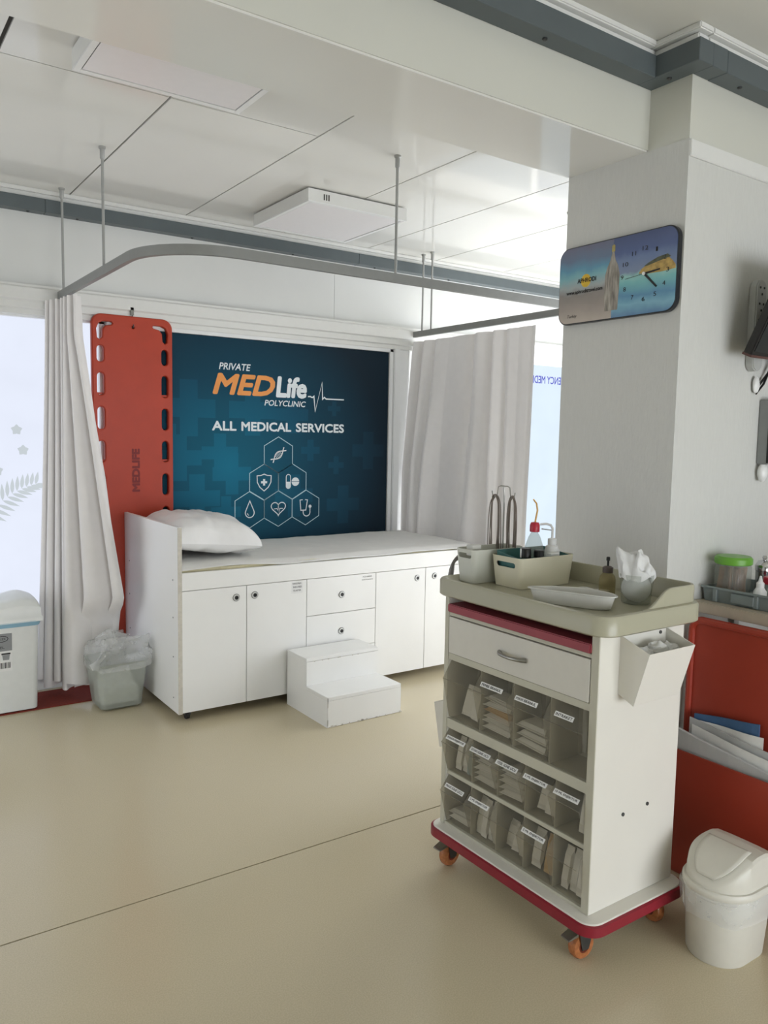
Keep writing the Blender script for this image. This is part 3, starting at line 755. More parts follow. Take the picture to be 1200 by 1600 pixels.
zs = [(1.83, 1.935), (1.645, 1.785), (1.455, 1.595), (1.27, 1.405), (1.075, 1.215), (.88, 1.02), (.66, .80), (.46, .58)]
for z0, z1 in zs:
    off = .183 if z0 > .85 else .183-(.88-z0)*.09
    for sg in (-1, 1): holes.append(slot(sg*off, z0, z1))
for sg in (-1, 1):      # corner grips
    pts = [(.205, 1.965), (.209, 2.02), (.195, 2.055), (.165, 2.068), (.115, 2.068), (.105, 2.052), (.115, 2.038), (.148, 2.032), (.162, 2.015), (.165, 1.97), (.185, 1.952)]
    holes.append([(sg*p[0], p[1]) for p in pts])
holes.append(arc(0, 2.04, .014, 0, 345, 11))
vs, fs = flat_curve([outer]+holes, .036, .007)
MB().add([(1.4375+v.x, 4.607+v.z, v.y) for v in vs], fs).build('board', 'board_red', sb, smooth=True)
text('lettering', 'MEDLIFE', Plane2D((1.437+.013, 4.589, 1.105), (0, 0, 1), (-1, 0, 0), .0006), 0, -.018, 'board_letter', sb, w=.25, h=.046, bold=.075, t=-.0008 if False else .0008)
for z0, z1 in (zs[1], zs[3], zs[6]):
    for sg in (-1, 1): B(1.4375+sg*.188-.02, 4.601, z0+.012, 1.4375+sg*.188+.02, 4.613, z0+.022).build('strap_pin', 'board_red', sb)
hk = thing('wall_hook', 'small dark metal hook holding the spine board', 'hook', (1.43, 4.575, 2.04))
MB().tube([(1.4375, 4.578, 2.055), (1.4375, 4.581, 2.042), (1.4375, 4.60, 2.036), (1.4375, 4.627, 2.042), (1.4375, 4.628, 2.056), (1.4375, 4.60, 2.10), (1.4375, 4.595, 2.145)], .003, 8).build('hook_wire', 'steel_dark', hk, smooth=True)
B(1.424, 4.588, 2.108, 1.444, 4.6015, 2.152).build('hook_plate', 'steel', hk, bevel=.001, seg=1)

# ================================================================== LEFT SIDE: MAT, BINS
tag(MB().prism(rrect(.42, 4.318, 1.36, 4.60, .01), 'z', .0005, .006).build('floor_mat', 'mat_red', loc=(.9, 4.46, 0)), 'dark red floor mat along the window wall', 'mat')
lb = thing('lidded_bin', 'tall white plastic bin with wavy lid and grey sticker by the window', 'bin', (.66, 4.44, .006))
def ringrect(x0, y0, x1, y1, r, z): return ring(rrect(x0, y0, x1, y1, r, 5), z)
MB().loft([ringrect(.505, 4.338, .822, 4.545, .03, .006), ringrect(.492, 4.322, .838, 4.560, .03, .012), ringrect(.485, 4.312, .85, 4.568, .03, .455)]).build('body', 'bin_white', lb, smooth=True)
MB().loft([ringrect(.482, 4.308, .854, 4.572, .03, .452), ringrect(.474, 4.30, .864, 4.58, .034, .478)]).build('blue_rim', 'bin_blue', lb, smooth=True)
lid = MB()
nx, ny = 40, 30
def lidtop(u, v):
    x = .484+u*.372; y = 4.308+v*.264
    wave = .045*math.exp(-((u-.75)/.22)**2)+.05*math.exp(-((u-.2)/.25)**2)
    z = .572+wave*(.35+.65*math.sin(math.pi*min(1, v*1.0)))
    ed = min(u, 1-u)*.372; ed2 = min(v, 1-v)*.264
    dd = min(ed, ed2)
    if dd < .03: z -= .03*(1-math.sqrt(max(0, 1-((.03-dd)/.03)**2)))
    inn = .02*(1-min(1, dd/.02)) 
    return (x, y, z)
lid.grid(lidtop, nx, ny)
o_top = [lidtop(i/nx, 0) for i in range(nx)]+[lidtop(1, j/ny) for j in range(ny)]+[lidtop(1-i/nx, 1) for i in range(nx)]+[lidtop(0, 1-j/ny) for j in range(ny)]
def bulge(p, k, z): return (.669+(p[0]-.669)*k, 4.44+(p[1]-4.44)*k, z)
lid.loft([[p for p in o_top], [bulge(p, 1.005, .545 if False else min(p[2], .54)) for p in o_top], [bulge(p, 1.02, .50) for p in o_top], [bulge(p, 1.055, .494) for p in o_top], [bulge(p, 1.058, .474) for p in o_top]], True, False, True)
lid.build('lid', 'bin_white', lb, smooth=True)
pk = Plane2D((.60, 4.3161, .23), (1, 0, 0), (0, -.0226, 1), .0006)
def stick(mt, pts, nm, t1=.0004):
    m_ = MB(); poly(pk, m_, pts, 0, t1); return m_.build(nm, mt, lb)
stick('sticker_white', [(0, 0), (.118, 0), (.118, .195), (0, .195)], 'sticker')
stick('sticker_grey', [(0, .105), (.118, .105), (.118, .195), (0, .195)], 'sticker_header', .0006)
ribbon(pk, mb_ := MB(), [(.072+.028*math.cos(k*.5236), .168+.015*math.sin(k*.5236)) for k in range(12)], .003, True, t=.0009); mb_.build('sticker_mark', 'ink', lb)
text('lettering', 'OZE', pk, .055, .163, 'ink', lb, w=.034, h=.01, t=.0009)
text('lettering', 'POZL', pk, .028, .118, 'ink', lb, w=.055, h=.012, bold=.02, t=.0009)
stick('sticker_grey', [(.075, .058), (.103, .058), (.107, .085), (.071, .085)], 'printed_bin', .0008)
stick('ink', [(.068, .086), (.110, .086), (.110, .094), (.068, .094)], 'printed_lid', .0008)
mbc = MB(); xx = .045
for k in range(12):
    w_ = (.002, .004, .003)[k % 3]; poly(pk, mbc, [(xx, .015), (xx+w_, .015), (xx+w_, .045), (xx, .045)], 0, .0008); xx += w_+.0026
mbc.build('barcode', 'ink', lb)

wbk = thing('waste_basket', 'small translucent grey waste basket lined with a clear bag', 'bin', (1.2, 4.2, .006))
MB().loft([ringrect(1.205-.098, 4.20-.095, 1.205+.098, 4.20+.095, .03, .006), ringrect(1.205-.108, 4.20-.105, 1.205+.108, 4.20+.105, .03, .015), ringrect(1.205-.137, 4.19-.128, 1.205+.132, 4.20+.128, .035, .255), ringrect(1.205-.143, 4.19-.134, 1.205+.138, 4.20+.134, .035, .257)], True, True, False).build('basket', 'bin_frosted', wbk, smooth=True, normals=False)
rb = random.Random(5)
def bagring(k, z, j):
    pts = rrect(1.205-.135*k, 4.195-.125*k, 1.205+.132*k, 4.195+.125*k, .035*k, 7)
    return [(p[0]+j*noise.noise(Vector((p[0]*30, p[1]*30, z*25))), p[1]+j*noise.noise(Vector((p[0]*30+9, p[1]*30, z*25))), z+j*1.1*noise.noise(Vector((p[0]*22, p[1]*22+4, z*9)))) for p in pts]
MB().loft([bagring(1.10, .225, .02), bagring(1.09, .262, .03), bagring(1.0, .30, .05), bagring(.86, .335, .09), bagring(.62, .36, .10), bagring(.3, .375, .06), bagring(.08, .36, .03)], True, False, True).build('bag', 'bag_film', wbk, smooth=True, normals=False)
MB().loft([bagring(.70, .03, .01), bagring(.74, .07, .02), bagring(.76, .11, .03), bagring(.6, .15, .05), bagring(.25, .16, .03)]).build('bag_contents', 'cotton', wbk, smooth=True)

# ================================================================== TROLLEY
tx0, tx1, ty0, ty1 = 1.67, 2.04, 1.375, 2.025
tr = thing('medical_trolley', 'white medical trolley with clear tilt bins, cream top tray and red trim', 'trolley', (1.86, 1.70, 0))
B(tx0, ty0, .14, tx1, ty0+.026, .935).build('side_panel', 'trolley_white', tr, bevel=.002, seg=1)
B(tx0, ty1-.02, .14, tx1, ty1, .935).build('side_panel', 'trolley_white', tr, bevel=.002, seg=1)
B(tx0-.002, ty0+.0005, .141, tx0+.0005, ty0+.0255, .934).build('front_stile', 'trolley_frame', tr)
B(tx0-.002, ty1-.0195, .141, tx0+.0005, ty1-.0005, .934).build('front_stile', 'trolley_frame', tr)
B(tx1-.012, ty0+.026, .14, tx1, ty1-.02, .935).build('back_panel', 'trolley_white', tr)
yi0, yi1 = ty0+.026, ty1-.02
for z0, z1, fx in ((.140, .150, 0), (.315, .329, .008), (.480, .512, 0), (.714, .736, 0), (.862, .874, 0)):
    B(tx0+fx, yi0, z0, tx1-.012, yi1, z1).build('shelf', 'trolley_frame', tr, bevel=.001, seg=1)
B(tx0-.010, yi0, .876, tx1-.03, yi1, .903).build('pull_out_shelf', 'red_shelf', tr, bevel=.003)
dr = B(tx0-.004, yi0+.003, .738, tx0+.014, yi1-.003, .859).build('drawer', 'trolley_drawer', tr, bevel=.001, seg=1)
B(tx0+.014, yi0+.02, .75, tx1-.05, yi1-.02, .84).build('drawer_box', 'trolley_frame', tr)
hp = [(tx0-.004-.024*math.sin(math.pi*k/10)**.6, 1.757-.115*k/10, .797) for k in range(11)]
MB().tube(hp, [.0075-.002*math.sin(math.pi*k/10) for k in range(11)], 10).build('handle', 'steel', dr, smooth=True)
# tilting clear bins
def tilt_bin(y0, y1, z0, z1, lab):
    h = z1-z0; w0, w1 = y0+.0025, y1-.0025; t = .0022
    prof = [(tx0+.012, z1-.004), (tx0-.024, z1-h*.30), (tx0+.006, z0+.004)]
    m_ = MB()
    m_.add([(p[0], y, p[1]) for p in prof for y in (w0, w1)], [(0, 1, 3, 2), (2, 3, 5, 4)])
    dep = .13
    side = [prof[0], prof[1], prof[2], (tx0+dep, z0+.004), (tx0+dep, z1-.012)]
    for y in (w0, w1): m_.add([(p[0], y, p[1]) for p in side], [tuple(range(5))])
    m_.add([(tx0+.008, w0, z0+.004), (tx0+dep, w0, z0+.004), (tx0+dep, w1, z0+.004), (tx0+.008, w1, z0+.004)], [(0, 1, 2, 3)])
    rimp = [(prof[1][0]-.0006, w0, prof[1][1]), (prof[1][0]-.0006, w1, prof[1][1])]
    m_.tube(rimp, .0012, 6)
    o = m_.build('tilt_bin', 'clear_bin', tr, normals=False)
    if lab:
        a = Vector((prof[0][0], 0, prof[0][1])); b = Vector((prof[1][0], 0, prof[1][1])); up = (a-b).normalized()
        ctr = b+(a-b)*.42; wd = (w1-w0); lw = min(wd*.80, .0072*len(lab)+.012)
        P = Plane2D((ctr.x, w1-(wd-lw)*.42, ctr.z), (0, -1, 0), up, .001)
        m2 = MB(); poly(P, m2, [(0, -.0075), (lw, -.0075), (lw, .0075), (0, .0075)], .0003, .0008); pl_ = m2.build('label', 'label_white', o)
        text('lettering', lab, P, lw*.06, -.0042, 'ink', o, w=lw*.88, h=.0084, bold=.015, t=.0011)
    return o
rows = [(.512, .714, ['', 'PEMBE BRANUL', 'MAVI BRANUL', 'INTRAKET']),
        (.329, .480, ['INSULIN ENJEKTOR', 'SIYAH IGNE UCU', 'YESIL IGNE UCU', '5 ML ENJEKTOR', '10 ML ENJEKTOR']),
        (.150, .315, ['MAVI IGNE UCU', '2 ML ENJEKTOR', '', '5 ML ENJEKTOR', ''])]
BINS = []
for z0, z1, labs in rows:
    n = len(labs); w_ = (yi1-yi0)/n; row = []
    for k in range(n):
        y1_ = yi1-k*w_; tilt_bin(y1_-w_, y1_, z0, z1, labs[k]); row.append((y1_-w_, y1_, z0, z1))
        if k: B(tx0+.012, y1_-.001, z0, tx0+.15, y1_+.001, z1).build('divider', 'trolley_frame', tr)
    BINS.append(row)
B(tx0+.16, yi0, .15, tx0+.165, yi1, .714).build('inner_back', 'trolley_frame', tr)
# base plate, bumper, castors
bz0, bz1 = .104, .140
mbp = MB().prism(rrect(1.632, 1.332, 2.056, 2.046, .045, 6), 'z', bz0+.004, bz1).build('base_plate', 'trolley_white', tr, bevel=.002, seg=1)
MB().loft([ring(rrect(1.632, 1.332, 2.056, 2.046, .045, 6), bz1-.004), ring(rrect(1.624, 1.324, 2.064, 2.054, .053, 6), bz1-.006), ring(rrect(1.624, 1.324, 2.064, 2.054, .053, 6), bz0+.002), ring(rrect(1.632, 1.332, 2.056, 2.046, .045, 6), bz0)], True, False, False).build('bumper', 'red_edge', tr, smooth=True)
def caster(x, y, ang, brake):
    R_ = .04; c = Vector((x, y, R_)); d = Vector((math.cos(ang), math.sin(ang), 0)); n = Vector((-d.y, d.x, 0))
    def W(a, b, z): return tuple(c+d*a+n*b+Vector((0, 0, z-R_)))
    fk = MB()
    for sg in (-1, 1):
        pr_ = [(-.012, R_-.008), (.012, R_-.008), (.03, .088), (-.01, .100), (-.025, .088)]
        a_ = [W(p[0], sg*.017, p[1]) for p in pr_]; b_ = [W(p[0], sg*.0195, p[1]) for p in pr_]
        fk.loft([a_, b_])
    fk.loft([[W(-.028, -.02, .088), W(.032, -.02, .088), W(.032, .02, .088), W(-.028, .02, .088)], [W(-.028, -.02, .092), W(.032, -.02, .092), W(.032, .02, .092), W(-.028, .02, .092)]])
    fk.lathe(x+d.x*.01, y+d.y*.01, [(.017, .09), (.017, .105)], 14)
    f = fk.build('caster', 'steel_dark', tr)
    if brake:
        MB().loft([[W(-.028, -.018, .078), W(-.028, .018, .078), W(-.028, .018, .086), W(-.028, -.018, .086)], [W(-.062, -.016, .072), W(-.062, .016, .072), W(-.062, .016, .076), W(-.062, -.016, .076)]]).build('brake_pedal', 'steel', f)
    wh = MB(); wh.loft([[tuple(c+n*o_+ (d*math.cos(2*math.pi*i/28)+Vector((0, 0, 1))*math.sin(2*math.pi*i/28))*rr) for i in range(28)] for o_, rr in ((-.014, .026), (-.013, .036), (-.007, .040), (.007, .040), (.013, .036), (.014, .026))])
    wh.build('wheel', 'clear_amber', f, smooth=True)
    hub = MB(); hub.loft([[tuple(c+n*o_+(d*math.cos(2*math.pi*i/20)+Vector((0, 0, 1))*math.sin(2*math.pi*i/20))*rr) for i in range(20)] for o_, rr in ((-.0152, .019), (.0152, .019))])
    hub.build('hub', 'wheel_core', f, smooth=True)
caster(1.680, 1.405, math.radians(-4), True); caster(1.680, 1.985, math.radians(6), True); caster(2.0, 1.405, math.radians(80), False); caster(2.0, 1.985, math.radians(60), False)
for x, z in ((1.798, .40), (1.906, .404)): MB().cyl((x, ty0, z), (x, ty0-.003, z), .0055, 10).build('screw', 'steel_dark', tr)
# moulded top tray
TX0, TX1, TY0, TY1 = 1.640, 2.088, 1.335, 2.062
def tring(ins, z, r=.06): return ring(rrect(TX0+ins, TY0+ins, TX1-ins, TY1-ins, max(.01, r-ins*.6), 7), z)
tp = MB().loft([tring(.03, .930), tring(.006, .930), tring(0, .935), tring(0, .980), tring(.004, .986), tring(.014, .988), tring(.02, .984), tring(.03, .972), tring(.04, .970)]).build('top_tray', 'tray_cream', tr, smooth=True)
lipth = .012; ins = .022; lp = []
xr = [TX0+.2+.018*k for k in range(10)]
def hgt(x): k = min(1, max(0, (x-(TX0+.19))/.11)); return .986+.052*k*k*(3-2*k)
side_r = [(x, TY0+ins) for x in [TX0+.18+.01*k for k in range(22)]]
corner_r = arcxy(TX1-ins-.035, TY0+ins+.035, .035, 270, 360, 6); corner_l = arcxy(TX1-ins-.035, TY1-ins-.035, .035, 0, 90, 6)
pth = side_r+corner_r+corner_l+[(p[0], TY1-ins) for p in side_r[::-1]]
rg = []
for i, p in enumerate(pth):
    a = Vector(pth[max(0, i-1)]); b = Vector(pth[min(len(pth)-1, i+1)]); d = (b-a).normalized(); n = Vector((d.y, -d.x))*lipth/2; q = Vector(p); h_ = hgt(q.x)
    rg.append([(q.x+n.x, q.y+n.y, .978), (q.x+n.x, q.y+n.y, h_-.004), (q.x+n.x*.5, q.y+n.y*.5, h_), (q.x-n.x*.5, q.y-n.y*.5, h_), (q.x-n.x, q.y-n.y, h_-.004), (q.x-n.x, q.y-n.y, .978)])
MB().loft(rg).build('tray_lip', 'tray_cream', tr, smooth=True)

# packets in the tilt bins: each one a thing
def packet_mesh(kind):
    m_ = MB()
    if kind == 'flat':     # pillow pack with crimped ends
        m_.loft([[(-.5, -.5, -.03), (-.5, .5, -.03), (-.5, .5, .03), (-.5, -.5, .03)], [(-.42, -.48, -.06), (-.42, .48, -.06), (-.42, .48, .06), (-.42, -.48, .06)], [(-.3, -.5, -.4), (-.3, .5, -.4), (-.3, .42, .4), (-.3, -.42, .4)], [(.3, -.5, -.45), (.3, .5, -.45), (.3, .4, .5), (.3, -.4, .5)], [(.42, -.48, -.06), (.42, .48, -.06), (.42, .48, .06), (.42, -.48, .06)], [(.5, -.5, -.03), (.5, .5, -.03), (.5, .5, .03), (.5, -.5, .03)]])
    return m_
PK = packet_mesh('flat')
pk_me = {}
def packet(y, z, x, ln_, wd, th, mt, lab, grp, rx=0., ry=0., rz=0., name='wrapped_packet'):
    if mt not in pk_me:
        o = PK.build(name, mt, None, smooth=False); pk_me[mt] = o.data
    else:
        o = bpy.data.objects.new(name, pk_me[mt]); COL.objects.link(o)
    o.scale = (ln_, wd, th); o.rotation_euler = (rx, ry, rz); o.location = (x, y, z); tag(o, lab, 'packet', grp); return o
rp_ = random.Random(21)
ORD = ['first', 'second', 'third', 'fourth', 'fifth']; ROWN = ['top', 'middle', 'bottom']
FILL = {(0, 0): ('lean', 2), (0, 1): ('stack', 6), (0, 2): ('box', 3), (1, 0): ('stand', 3), (1, 1): ('stack', 5), (1, 2): ('stack', 5), (1, 3): ('lean', 2), (1, 4): ('tall', 1),
        (2, 0): ('stack', 2), (2, 1): ('stand', 4), (2, 2): ('lean', 3), (2, 3): ('tallpair', 2), (2, 4): ('stand', 3)}
for (r_, k_), (kind, n) in FILL.items():
    y0, y1, z0, z1 = BINS[r_][k_]; yc = (y0+y1)/2; wd = y1-y0; h = z1-z0
    lab = '%s in the %s clear bin of the trolley\'s %s row' % ({'lean': 'small leaning wrapped packet', 'stack': 'flat wrapped packet piled', 'box': 'printed paper packet lying', 'stand': 'upright wrapped syringe packet', 'tall': 'tall printed syringe packet', 'tallpair': 'tall syringe packet standing'}[kind], ORD[k_], ROWN[r_])
    grp = 'packets in %s bin of %s row' % (ORD[k_], ROWN[r_])
    for q in range(n):
        if kind in ('stack', 'box'):
            th = .018 if kind == 'stack' else .026
            packet(yc+rp_.uniform(-.006, .006), z0+.02+q*th*1.02, tx0+.060, .095, wd*.84, th, ('packet_amber' if (r_, k_) == (0, 1) and q == 3 else ('packet_print' if kind == 'box' or q % 2 else 'packet_white')), lab, grp, rx=rp_.uniform(-.08, .08), rz=rp_.uniform(-.08, .08))
        elif kind == 'lean':
            packet(yc+(q-(n-1)/2)*wd*.30, z0+.012+h*.25, tx0+.05+.008*q, h*.5, wd*.32, .016, 'packet_white', lab, grp, ry=math.radians(-72), rx=rp_.uniform(-.35, .35))
        elif kind == 'stand':
            packet(yc+(q-(n-1)/2)*wd*.24, z0+.012+h*.33, tx0+.042+.006*(q % 2), h*.74, wd*.23, .016, 'packet_blue' if (r_, k_, q) == (1, 0, 0) else ('packet_white' if q % 2 == 0 else 'packet_print'), lab, grp, ry=math.radians(-78), rx=rp_.uniform(-.06, .06))
        elif kind == 'tall':
            packet(y0+wd*.24, z0+.012+h*.42, tx0+.045, h*.82, wd*.34, .014, 'packet_print', lab, grp, ry=math.radians(-80))
        else:
            packet(yc+(.5-q)*wd*.42, z0+.012+h*.36, tx0+.045, h*.7, wd*.32, .016, ('packet_print', 'packet_amber')[q], 'printed white syringe packet standing in the fourth bin of the bottom row' if q == 0 else 'amber syringe packet standing in the fourth bin of the bottom row', grp, ry=math.radians(-78))

# holders on the trolley's sides
def side_holder(x0, x1, yw, sg, zt_, zb_, out_t, out_b, lab, screws):
    t = thing('side_holder', lab, 'holder', ((x0+x1)/2, yw, zb_), 'sheet metal holders on the trolley sides')
    th = .0025
    B(x0, yw, zb_, x1, yw+sg*th, zt_+.018).build('back_plate', 'trolley_white', t)
    for x in (x0, x1-th):
        MB().prism([(yw+sg*th, zb_), (yw+sg*out_b, zb_-.02), (yw+sg*out_t, zt_-.03), (yw+sg*th, zt_)], 'x', x, x+th).build('side_plate', 'trolley_white', t)
    MB().prism([(yw+sg*out_b, zb_-.02), (yw+sg*(out_b+th), zb_-.02), (yw+sg*(out_t+th), zt_-.03), (yw+sg*out_t, zt_-.03)], 'x', x0, x1).build('front_plate', 'trolley_white', t)
    MB().prism([(yw+sg*th, zb_), (yw+sg*out_b, zb_-.02), (yw+sg*out_b, zb_-.017), (yw+sg*th, zb_+.003)], 'x', x0+th, x1-th).build('bottom_plate', 'trolley_white', t)
    if screws: MB().cyl((x1-.03, yw+sg*th, zt_-.01), (x1-.03, yw+sg*(th+.003), zt_-.01), .005, 10).build('screw', 'steel_dark', t)
    return t
side_holder(1.752, 1.952, 1.3745, -1, .920, .757, .094, .050, 'cream metal holder with gloves on the near side of the trolley', True)
side_holder(1.70, 1.90, 2.0255, 1, .560, .40, .085, .050, 'cream metal holder on the far side of the trolley', False)
gl = MB()
def lump(cx, cy, cz, rx_, ry_, rz_, seed, amp=.25, nu=16, nv=10):
    def fn(u, v):
        a = 2*math.pi*u; b = math.pi*(v-.5); d = Vector((math.cos(a)*math.cos(b), math.sin(a)*math.cos(b), math.sin(b)))
        k = 1+amp*noise.noise(d*2.3+Vector((seed, 0, 0)))+amp*.5*noise.noise(d*5+Vector((0, seed, 0)))
        return (cx+d.x*rx_*k, cy+d.y*ry_*k, cz+d.z*rz_*k)
    return MB().grid(fn, nu, nv)
for k, (cx, cz) in enumerate(((1.80, .868), (1.86, .876), (1.915, .866))):
    tag(lump(cx, 1.335, cz, .036, .026, .022, k*3.1, .4).build('disposable_glove', 'bag_white', smooth=True, loc=(cx, 1.335, cz)), 'crumpled translucent glove in the trolley side holder', 'glove', 'gloves in the side holder')

# ------------------------------------------------------------------ things on the trolley
TZ = .971
def basket(lab, x0, y0, x1, y1, z1, mt, inner, hole_z):
    t = thing('storage_basket', lab, 'basket', ((x0+x1)/2, (y0+y1)/2, TZ), 'small plastic baskets on the trolley')
    f = .010
    # walls with an oval hand hole in the short front wall
    rings_ = [ring(rrect(x0+f, y0+f, x1-f, y1-f, .016, 5), TZ), ring(rrect(x0, y0, x1, y1, .02, 5), z1), ring(rrect(x0+.0025, y0+.0025, x1-.0025, y1-.0025, .018, 5), z1), ring(rrect(x0+f+.0025, y0+f+.0025, x1-f-.0025, y1-f-.0025, .014, 5), TZ+.0025)]
    body = MB().loft(rings_).build('body', mt, t, smooth=True)
    yc = (y0+y1)/2; w_ = (y1-y0)*.24; r = .0085
    cut = MB().prism([(yc+dx, hole_z+dz) for dx, dz in ([(w_+r*math.cos(a), r*math.sin(a)) for a in [math.radians(-90+18*k) for k in range(11)]]+[(-w_+r*math.cos(a), r*math.sin(a)) for a in [math.radians(90+18*k) for k in range(11)]])], 'x', x0-.02, x0+.03)
    co = cut.build('cutter', mt, t)
    md = body.modifiers.new('hole', 'BOOLEAN'); md.object = co; md.operation = 'DIFFERENCE'; md.solver = 'EXACT'
    dg = bpy.context.evaluated_depsgraph_get(); me = bpy.data.meshes.new_from_object(body.evaluated_get(dg)); body.modifiers.clear(); body.data = me
    bpy.data.objects.remove(co)
    if inner:
        g = .006
        MB().loft([ring(rrect(x0+f+g, y0+f+g, x1-f-g, y1-f-g, .012, 5), TZ+.005), ring(rrect(x0+g, y0+g, x1-g, y1-g, .016, 5), z1+.008), ring(rrect(x0+g+.0025, y0+g+.0025, x1-g-.0025, y1-g-.0025, .014, 5), z1+.008), ring(rrect(x0+f+g+.0025, y0+f+g+.0025, x1-f-g-.0025, y1-f-g-.0025, .01, 5), TZ+.0075)]).build('liner', 'teal_plastic', t, smooth=True)
    return t
basket('smaller off-white basket at the far front corner of the trolley tray', 1.715, 1.942, 1.945, 2.042, 1.083, 'basket_grey', False, 1.062)
bkB = basket('larger cream basket with teal inside on the trolley tray', 1.778, 1.790, 2.030, 1.934, 1.071, 'basket_cream', False, 1.045)
tq = thing('teal_box', 'teal plastic box nested inside the larger cream basket', 'box', (1.90, 1.862, TZ+.004))
g = .016
MB().loft([ring(rrect(1.80, 1.812, 2.012, 1.912, .012, 5), TZ+.004), ring([(p[0], p[1]) for p in rrect(1.790, 1.800, 2.020, 1.925, .014, 5)], 1.068)[:0] or [(p[0], p[1], 1.066+.018*max(0, (p[1]-1.80)/.125)) for p in rrect(1.790, 1.800, 2.020, 1.925, .014, 5)],
    [(p[0], p[1], 1.066+.018*max(0, (p[1]-1.80)/.125)) for p in rrect(1.793, 1.803, 2.017, 1.922, .012, 5)], ring(rrect(1.803, 1.815, 2.009, 1.909, .01, 5), TZ+.0065)]).build('box_body', 'teal_plastic', tq, smooth=True)

# wash bottle with red cap and amber tube
x, y = 1.925, 1.880; z0 = TZ+.008
wv = thing('wash_bottle', 'clear conical bottle with red cap and bent amber tube', 'bottle', (x, y, z0))
MB().lathe(x, y, [(.035, z0), (.038, z0+.004), (.038, z0+.085), (.035, z0+.10), (.020, z0+.145), (.012, z0+.160), (.012, z0+.168)], 24).build('body', 'clear_bottle', wv, smooth=True)
MB().lathe(x, y, [(.016, z0+.163), (.0165, z0+.166), (.0165, z0+.185), (.013, z0+.194), (.005, z0+.196)], 18).build('cap', 'cap_red', wv, smooth=True)
MB().tube([(x, y, z0+.19), (x+.002, y-.002, z0+.21), (x+.004, y-.006, z0+.235), (x+.001, y-.003, z0+.258), (x-.006, y+.006, z0+.272)], [.0028, .003, .003, .0028, .0022], 8).build('spout_tube', 'tube_amber', wv, smooth=True)
# dark vial with black cap and white band
x, y = 1.845, 1.838
dv = thing('glass_vial', 'small clear vial with black cap in the cream basket', 'bottle', (x, y, z0))
MB().lathe(x, y, [(.018, z0), (.018, z0+.078), (.014, z0+.086), (.014, z0+.09)], 18).build('body', 'clear_bottle', dv, smooth=True)
MB().lathe(x, y, [(.0175, z0+.088), (.0175, z0+.116), (.016, z0+.118)], 18).build('cap', 'black', dv, smooth=True)
B(x-.019, y+.002, z0+.088, x-.0172, y+.007, z0+.117).build('cap_label', 'label_white', dv)
x, y = 1.885, 1.818
dv = thing('capped_bottle', 'dark bottle with ribbed black cap behind the small vial', 'bottle', (x, y, z0))
MB().lathe(x, y, [(.015, z0), (.015, z0+.075), (.011, z0+.085), (.011, z0+.09)], 16).build('body', 'rubber', dv, smooth=True)
MB().lathe(x, y, [(.0165, z0+.088), (.0165, z0+.108), (.014, z0+.112)], 12).build('cap', 'black', dv)
tag(B(1.935, 1.812, 1.052, 1.975, 1.832, 1.076).build('paper_box', 'label_white', bevel=.001, loc=(1.955, 1.822, 1.052)), 'small white carton at the right inside the cream basket', 'box')
tag(B(1.735, 1.975, 1.06, 1.775, 2.005, 1.095).build('paper_box', 'kidney_grey', bevel=.001, loc=(1.755, 1.99, 1.06)), 'small grey carton standing in the off-white basket', 'box')
# pump bottle
x, y = 1.998, 1.868
pb_ = thing('pump_bottle', 'white pump bottle behind the wash bottle', 'bottle', (x, y, z0))
MB().lathe(x, y, [(.024, z0), (.026, z0+.004), (.026, z0+.095), (.020, z0+.112), (.013, z0+.116), (.013, z0+.12)], 20).build('body', 'white_plastic', pb_, smooth=True)
MB().lathe(x, y, [(.015, z0+.117), (.015, z0+.136), (.006, z0+.139)], 18).build('collar', 'white_plastic', pb_, smooth=True)
MB().tube([(x, y, z0+.136), (x, y, z0+.172), (x-.003, y+.006, z0+.182), (x-.012, y+.018, z0+.186), (x-.026, y+.034, z0+.183)], .0042, 8).build('nozzle', 'white_plastic', pb_, smooth=True)
MB().tube([(x, y, z0+.165), (x-.022, y+.03, z0+.168)], .002, 6).build('nozzle_bar', 'chrome', pb_, smooth=True)
